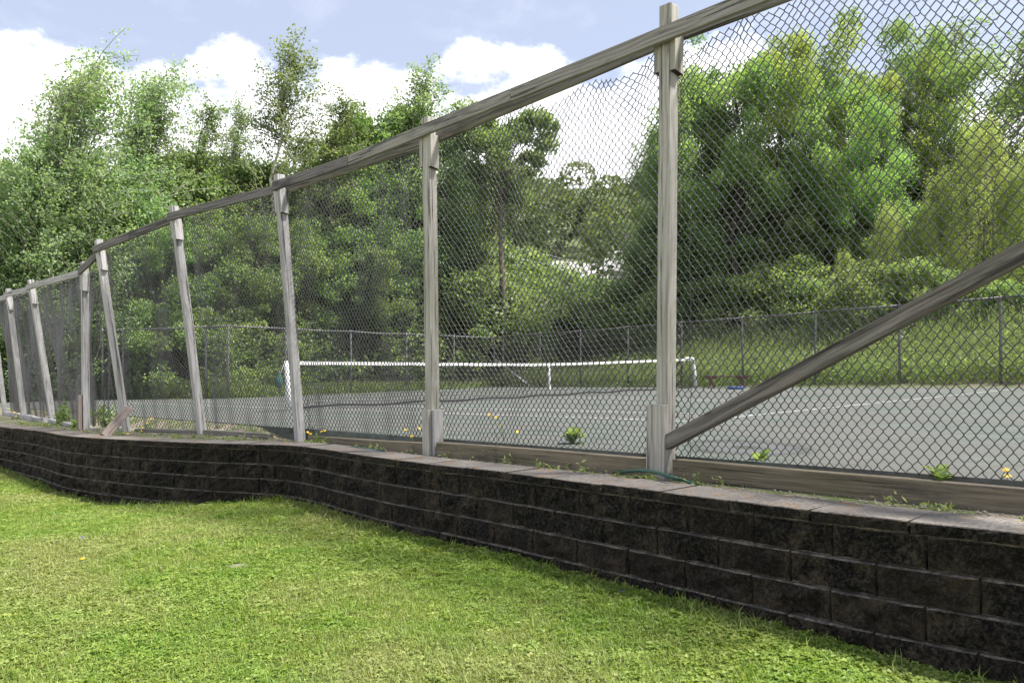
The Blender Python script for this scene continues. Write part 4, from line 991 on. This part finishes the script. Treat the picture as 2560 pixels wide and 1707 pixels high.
# ================================================================== LAWN GRASS
def tuft(name, r, n, hmin, hmax, spread, wd, kind='blade'):
    V, Fc, A = [], [], []
    for k in range(n):
        a = r.uniform(0, 6.28); x, y = r.normal(0, spread, 2); o = sum(len(v) for v in V)
        if kind == 'blade':
            h = r.uniform(hmin, hmax); lean = r.uniform(.15, 1.1) * h; w2 = wd * r.uniform(.7, 1.4) / 2
            dx, dy = math.cos(a), math.sin(a); sx, sy = -dy * w2, dx * w2
            V.append(np.array([[x - sx, y - sy, -.004], [x + sx, y + sy, -.004], [x - sx * .8 + dx * lean * .35, y - sy * .8 + dy * lean * .35, h * .6], [x + sx * .8 + dx * lean * .35, y + sy * .8 + dy * lean * .35, h * .6], [x + dx * lean, y + dy * lean, h * .92]]))
            Fc += [[o, o + 1, o + 3], [o, o + 3, o + 2], [o + 2, o + 3, o + 4]]; A += [min(.9, max(0, r.beta(1.0, 1.15)))] * 3
            if r.random() < .06: A[-3:] = [r.uniform(.9, 1)] * 3
        elif kind == 'straw':
            h = r.uniform(hmin, hmax); ln = r.uniform(.03, .07); w2 = wd / 2; dx, dy = math.cos(a), math.sin(a)
            V.append(np.array([[x - dy * w2, y + dx * w2, h], [x + dy * w2, y - dx * w2, h], [x + dx * ln, y + dy * ln, h + r.uniform(-.01, .015)]])); Fc += [[o, o + 1, o + 2]]; A += [r.uniform(.9, 1)]
        else:
            h = r.uniform(hmin, hmax); s = wd * r.uniform(.6, 1.2); tone = r.uniform(0, .8)
            for leaf in range(3):
                aa = a + leaf * 2.09; ex, ey = math.cos(aa), math.sin(aa); px_, py_ = -ey, ex; o = sum(len(v) for v in V)
                V.append(np.array([[x, y, h], [x + ex * s * .6 + px_ * s * .45, y + ey * s * .6 + py_ * s * .45, h + r.uniform(-.003, .006)], [x + ex * s, y + ey * s, h - .002], [x + ex * s * .6 - px_ * s * .45, y + ey * s * .6 - py_ * s * .45, h + r.uniform(-.003, .006)]]))
                Fc += [[o, o + 1, o + 2], [o, o + 2, o + 3]]; A += [tone] * 2
    me = mesh_np(name, np.vstack(V), np.array(Fc), False, np.array(A)); me.materials.append(M['grass']); return me
def lawn_grass():
    r = np.random.default_rng(3); lib = bpy.data.collections.new('grass_tufts')
    specs = [('a_blade', 17, .012, .034, .024, .0034, 'blade'), ('b_blade', 17, .014, .038, .026, .0036, 'blade'), ('c_blade', 15, .010, .030, .024, .0036, 'blade'), ('d_long', 8, .035, .085, .018, .004, 'blade'), ('e_clover', 14, .010, .030, .032, .0115, 'clover'), ('f_weed', 8, .012, .03, .024, .022, 'clover'), ('g_straw', 7, .006, .02, .03, .0028, 'straw')]
    for nm, n, a, b, sp, wd, kd in specs:
        lib.objects.link(bpy.data.objects.new('tuft_' + nm, tuft(nm, r, n, a, b, sp, wd, kd)))
    N0 = 190000
    d = 2.4 + 12.5 * r.uniform(0, 1, N0) ** 1.35; X = d * r.uniform(-.80, .80, N0); Y = d
    sd_ = wall_sd(X, Y); ok = sd_ < -.0; X, Y, sd_ = X[ok], Y[ok], sd_[ok]
    Z = lawn_z(X, Y, sd_); n = len(X)
    cl = fbm(X, Y, 1.3, 4, 6.); tall = np.exp(-np.clip(-sd_, 0, 9) / .12)
    u = r.uniform(0, 1, n); idx = r.integers(0, 3, n)
    idx[u < .035 + .08 * tall] = 3
    pc = np.clip(.22 + .6 * np.clip(cl, -.2, 1), .05, .65); k = r.uniform(0, 1, n); idx[k < pc] = 4; idx[(k < pc * (.14 + .5 * np.exp(-np.clip(-sd_, 0, 9) / .5)))] = 5; dr = fbm(X, Y, .8, 4, 3.); idx[(r.uniform(0, 1, n) < .05 + .4 * np.clip(dr - .15, 0, 1))] = 6
    scl = r.uniform(.75, 1.25, n) * (1 + .22 * fbm(X, Y, .9, 3, 9.)) * (1 + .2 * tall) * (1 + .045 * np.clip(Y - 4, 0, 10))
    me = bpy.data.meshes.new('lawn_grass'); me.vertices.add(n); me.vertices.foreach_set('co', np.stack([X, Y, Z], 1).astype(np.float32).ravel())
    for nm, ty, val in (('scl', 'FLOAT', scl), ('pick', 'INT', idx)):
        a = me.attributes.new(nm, ty, 'POINT'); a.data.foreach_set('value', val.astype(np.float32 if ty == 'FLOAT' else np.int32))
    a = me.attributes.new('rot', 'FLOAT_VECTOR', 'POINT'); a.data.foreach_set('vector', np.stack([r.normal(0, .12, n), r.normal(0, .12, n), r.uniform(0, 6.28, n)], 1).astype(np.float32).ravel())
    o = obj('lawn_grass', me, M['grass']); tag(o, 'short mown grass with clover covering the lawn', 'grass', kind='stuff')
    g = bpy.data.node_groups.new('scatter tufts', 'GeometryNodeTree')
    g.interface.new_socket('Geometry', in_out='INPUT', socket_type='NodeSocketGeometry'); g.interface.new_socket('Geometry', in_out='OUTPUT', socket_type='NodeSocketGeometry')
    gi = g.nodes.new('NodeGroupInput'); go = g.nodes.new('NodeGroupOutput'); mp = g.nodes.new('GeometryNodeMeshToPoints'); ip = g.nodes.new('GeometryNodeInstanceOnPoints')
    ci = g.nodes.new('GeometryNodeCollectionInfo'); ci.inputs['Collection'].default_value = lib; ci.inputs['Separate Children'].default_value = True; ci.inputs['Reset Children'].default_value = True
    def na(nm, ty): n_ = g.nodes.new('GeometryNodeInputNamedAttribute'); n_.data_type = ty; n_.inputs['Name'].default_value = nm; return n_.outputs['Attribute']
    g.links.new(gi.outputs[0], mp.inputs['Mesh']); g.links.new(mp.outputs[0], ip.inputs['Points']); g.links.new(ci.outputs[0], ip.inputs['Instance'])
    ip.inputs['Pick Instance'].default_value = True
    g.links.new(na('pick', 'INT'), ip.inputs['Instance Index'])
    er = g.nodes.new('FunctionNodeEulerToRotation'); g.links.new(na('rot', 'FLOAT_VECTOR'), er.inputs[0]); g.links.new(er.outputs[0], ip.inputs['Rotation'])
    g.links.new(na('scl', 'FLOAT'), ip.inputs['Scale']); g.links.new(ip.outputs[0], go.inputs[0])
    md = o.modifiers.new('scatter', 'NODES'); md.node_group = g
lawn_grass()

# ================================================================== SMALL PLANTS AND BITS BY THE FENCE
def gz_near(x): return -.035 + S(x)
def flower_plant(px, py_base, heads, label, group, mat='yellow', dz=.70, leafy=4):
    """heads: list of (px, py) of the flower discs"""
    b = at(px, py_base, dz); b3 = P3(b, CAMZ - dz); s = F / b[1]
    root = empty('wildflower', b3, label, 'flower', group)
    r = np.random.default_rng(int(px * 7 + py_base))
    for hx, hy in heads:
        hp = Vector(((hx - CX) / s, b[1] + r.normal(0, .03), CAMZ + (HY - hy) / s)); st = b3 + Vector((r.normal(0, .02), r.normal(0, .02), 0))
        tube_obj('stem', [st, lerp(st, hp, .5) + Vector((r.normal(0, .012), 0, 0)), hp], .0022, M['broadleaf'], root, 5)
        n = 11; V = [[0, 0, .004]]; Fc = []
        for k in range(n):
            a = k * 2 * math.pi / n
            for da, rr, zz in ((-.2, .010, 0), (0, .017, .002), (.2, .010, 0)): V.append([math.cos(a + da) * rr, math.sin(a + da) * rr, zz])
            o_ = 1 + k * 3; Fc += [[0, o_, o_ + 1, o_ + 2]]
        me = mesh_np('flower_head', np.array(V), np.array(Fc)); me.materials.append(M[mat])
        fo = bpy.data.objects.new('flower_head', me); COL.objects.link(fo); fo.parent = root; fo.location = hp - b3; fo.rotation_euler = (r.normal(.5, .3), r.normal(0, .3), 0); fo.scale = (1.25,) * 3
    c = np.stack([r.normal(0, .05, leafy * 4), r.normal(0, .05, leafy * 4), np.abs(r.normal(0, .04, leafy * 4)) + .012], 1) + np.array(b3)
    v, f = leaf_quads(c, .075 if dz < 1 else .02, r, .3, .35); me = mesh_np('leaves', v, f, False, r.uniform(0, 1, len(c))); obj('leaves', me, M['broadleaf'], root)
GF = 'yellow wildflowers along the fence'
flower_plant(1262, 1140, [(1224, 1037), (1241, 1042), (1293, 1078), (1252, 1062)], 'thin yellow wildflowers on wiry stems right of the second nearest post', GF)
flower_plant(1045, 1128, [(1013, 1075), (1046, 1071), (1064, 1078), (1073, 1110), (1030, 1090)], 'clump of small yellow flowers close on the left of the second nearest post', GF, leafy=9)
flower_plant(790, 1108, [(770, 1080), (781, 1083), (806, 1078), (813, 1076)], 'yellow flowers at the foot of the third leaning post', GF)
flower_plant(372, 1078, [(355, 1068), (372, 1056), (384, 1046), (377, 1046), (360, 1075)], 'yellow flowers right of the broken board', GF)
flower_plant(300, 1088, [(288, 1086), (312, 1082), (320, 1084)], 'yellow flowers in front of the broken board', GF)
flower_plant(185, 1072, [(190, 1050), (193, 1055), (180, 1060)], 'yellow flowers left of the upright post with the stub', GF)
flower_plant(44, 1050, [(38, 1030), (48, 1033), (44, 1040)], 'yellow flowers at the far left foot of the fence', GF)
flower_plant(2500, 1262, [(2501, 1171), (2513, 1188)], 'pair of yellow hawkweed heads on thin stalks at the right', GF, dz=.70)
flower_plant(200, 1412, [(199, 1399)], 'single yellow dandelion in the lawn at the left', None, dz=1.27, leafy=2)
flower_plant(205, 1352, [(204, 1343)], 'tiny violet flower in the lawn behind the dandelion', None, 'violet', dz=1.27, leafy=1)
flower_plant(190, 1692, [(189, 1683)], 'tiny violet flower in the lawn at the lower left', None, 'violet', dz=1.27, leafy=1)
flower_plant(1556, 1488, [(1553, 1481), (1559, 1479)], 'tiny violet flowers in the turf at the wall foot', None, 'violet', dz=1.26, leafy=2)
fo_ = at(1290, 975, DZ)
def rosette(px, py, n, size, label, dz=.60, tallk=1.0):
    b = at(px, py, dz); b3 = P3(b, CAMZ - dz); root = empty('broadleaf_plant', b3, label, 'plant', 'broad-leaved weeds behind the kerb timber'); r = np.random.default_rng(int(px))
    for k in range(n):
        a = k * 2.4 + r.normal(0, .3); el = r.uniform(.5, 1.25) ; ln = size * r.uniform(.7, 1.15); K = 6
        dx, dy = math.cos(a), math.sin(a); V = []
        z0 = r.uniform(0, .5) * size * tallk
        for j in range(K + 1):
            t = j / K; wv = .36 * ln * math.sin(math.pi * min(1, .06 + t * .94)) ** .75; ang = el - t * .75
            x = ln * t * math.cos(el - t * .4); z = z0 + ln * t * math.sin(el - t * .35)
            V += [[dx * x - dy * wv, dy * x + dx * wv, z + wv * .35], [dx * x, dy * x, z], [dx * x + dy * wv, dy * x - dx * wv, z + wv * .35]]
        Fc = []
        for j in range(K):
            o_ = j * 3; Fc += [[o_, o_ + 1, o_ + 4, o_ + 3], [o_ + 1, o_ + 2, o_ + 5, o_ + 4]]
        me = mesh_np('leaf', np.array(V), np.array(Fc), True, np.full(len(Fc), r.uniform(.1, .95))); me.materials.append(M['broadleaf'])
        o = bpy.data.objects.new('leaf', me); COL.objects.link(o); o.parent = root
    return root
rosette(1432, 1118, 15, .125, 'bright broad-leaved plant standing tallest behind the kerb, left of the near post', tallk=1.6)
rosette(1898, 1168, 8, .11, 'broad-leaved plant peeping over the kerb right of the brace foot', dz=.62)
rosette(2350, 1214, 7, .09, 'broad-leaved plant peeping over the kerb near the right edge', dz=.62)
rosette(1978, 1170, 4, .05, 'tiny seedling behind the kerb right of the brace foot', dz=.62)
rosette(1058, 1118, 9, .07, 'low bright leaves at the foot of the second nearest post', dz=.68)
def stalk_plant(px, py, topy, label, dz=.69, n=5):
    b = at(px, py, dz); b3 = P3(b, CAMZ - dz); s = F / b[1]; h = (py - topy) / s; root = empty('weed', b3, label, 'weed', 'tall weeds along the fence'); r = np.random.default_rng(int(px) + 1)
    for k in range(n):
        t = Vector((r.normal(0, .08), r.normal(0, .08), h * r.uniform(.6, 1))); q = Vector((r.normal(0, .03), r.normal(0, .03), 0))
        tube_obj('stem', [b3 + q, b3 + q + t * .5 + Vector((.01, 0, 0)), b3 + q + t], .004, M['broadleaf'], root, 5)
        m_ = 40; tt = r.uniform(.1, 1, (m_, 1)); c = np.array(b3 + q) + np.array(t) * tt + r.normal(0, .035, (m_, 3)); v, f = leaf_quads(c, .09, r, .2, .4)
        obj('leaves', mesh_np('leaves', v, f, False, r.uniform(0, 1, m_)), M['bush_small'] if 'bush_small' in M else M['leaf_bush'], root)
stalk_plant(268, 1068, 1000, 'tall green weed between the upright post and the broken board')
stalk_plant(155, 1062, 1010, 'leafy weed right of the leaning post with the broken kerb')
stalk_plant(190, 1070, 1045, 'short leafy weed left of the upright post', n=3)
def gravel():
    r = np.random.default_rng(12); n = 5200; s = r.uniform(2.6, WALL_LEN - 2, n); off_ = r.uniform(.30, 1.0, n); V, Fc, o = [], [], 0
    base_v = np.array([[1, 0, 0], [-1, 0, 0], [0, 1, 0], [0, -1, 0], [0, 0, .7], [0, 0, -.7]], float); base_f = np.array([[0, 2, 4], [2, 1, 4], [1, 3, 4], [3, 0, 4], [2, 0, 5], [1, 2, 5], [3, 1, 5], [0, 3, 5]])
    for k in range(n):
        p, d, nn = wall_at(s[k]); q = p + nn * off_[k]
        if q[0] * .73 + q[1] * .684 > 4.42: continue
        sz = r.uniform(.004, .012) * r.uniform(.7, 1.2, 3); v = base_v * sz * r.uniform(.75, 1.2, (6, 1)); a = r.uniform(0, 6.28); c_, s_ = math.cos(a), math.sin(a)
        v = v @ np.array([[c_, s_, 0], [-s_, c_, 0], [0, 0, 1]]); V.append(v + np.array([q[0], q[1], -.035 + S(q[0]) + .004])); Fc.append(base_f + o); o += 6
    me = mesh_np('gravel', np.vstack(V), np.vstack(Fc)); tag(obj('gravel', me, M['stone']), 'pale pebbles and chips between the wall caps and the kerb timbers', 'gravel', kind='stuff')
    # scrubby ground cover in the same strip
    n = 420; s = r.uniform(2.6, WALL_LEN - 2, n); off_ = .33 + .6 * r.uniform(0, 1, n) ** 1.4; C = []
    for k in range(n):
        if math.sin(s[k] * 2.1) + math.sin(s[k] * 5.3 + 1) < .1 and r.random() < .8: continue
        p, d, nn = wall_at(s[k]); q = p + nn * off_[k]
        if q[0] * .73 + q[1] * .684 > 4.7: continue
        m_ = 14; C.append(np.stack([q[0] + r.normal(0, .03, m_), q[1] + r.normal(0, .03, m_), -.03 + S(q[0]) + np.abs(r.normal(0, .028, m_))], 1))
    C = np.vstack(C); v, f = leaf_quads(C, .04, r, .4, .4); me = mesh_np('ground_cover', v, f, False, r.uniform(0, 1, len(C)))
    tag(obj('ground_cover', me, M['weed']), 'scrubby green ground cover along the foot of the fence', 'ground cover', kind='stuff')
gravel()
# dry grass stalks at the back of the cap
r_ = np.random.default_rng(77)
for nm, px, py, lab in (('dry_grass', 1243, 1150, 'thin dry grass stalks at the back of the wall cap'),):
    b = at(px, py, .69); b3 = P3(b, CAMZ - .69); root = empty(nm, b3, lab, 'grass')
    for k in range(16):
        q = b3 + Vector((r_.normal(0, .12), r_.normal(0, .03), 0)); h = r_.uniform(.06, .2)
        tube_obj('stalk', [q, q + Vector((r_.normal(0, .02), 0, h * .6)), q + Vector((r_.normal(0, .06), 0, h))], .0018, M['broken'] if k % 2 else M['broadleaf'], root, 4)
# hose
hz = [P3(at(x, y, dd_), CAMZ - dd_) for x, y, dd_ in ((1535, 1181, .69), (1555, 1179, .662), (1575, 1177, .645), (1595, 1176, .635), (1620, 1177, .628), (1650, 1183, .626), (1678, 1192, .632), (1700, 1199, .648), (1725, 1206, .672), (1745, 1210, .69))]
tag(tube_obj('garden_hose', hz, .011, M['hose'], None, 10), 'dark green garden hose lying on the wall cap at the near post', 'hose')
hz = [P3(at(x, y, .69), .0) for x, y in ((880, 1122), (905, 1127), (930, 1129), (960, 1134))]
tag(tube_obj('garden_hose', hz, .011, M['hose'], None, 10), 'short stretch of green hose showing in the gravel left of the second post', 'hose')
# broken boards leaning on the fifth post's foot
bl0 = at(262, 1090, .68); bl1 = at(330, 1082, .70); s_ = F / bl1[1]
pA = P3(bl0, .0) ; pB = Vector(((337 - CX) / s_, bl1[1] - .15, CAMZ + (HY - 1018) / s_))
bo = board('broken_board', pA + (pA - pB).normalized() * .02, pB, .11, .03, Vector((-.7, 0, .7)), M['broken'], None, cuts=3)
tag(bo, 'split pinkish board leaning diagonally against the foot of the fifth post', 'board')
# pale stone lying in the lawn
st = P3(at(600, 1421, 1.27), -.59); bm = bmesh.new(); bmesh.ops.create_icosphere(bm, subdivisions=2, radius=.07)
for v in bm.verts: v.co = Vector((v.co.x * 1.3, v.co.y * .8, v.co.z * .3)) * (1 + .25 * mnoise.noise(v.co * 20))
o = obj('flat_stone', bm_mesh('flat_stone', bm), M['stone']); o.location = st; tag(o, 'flat pale stone showing through the lawn', 'stone')
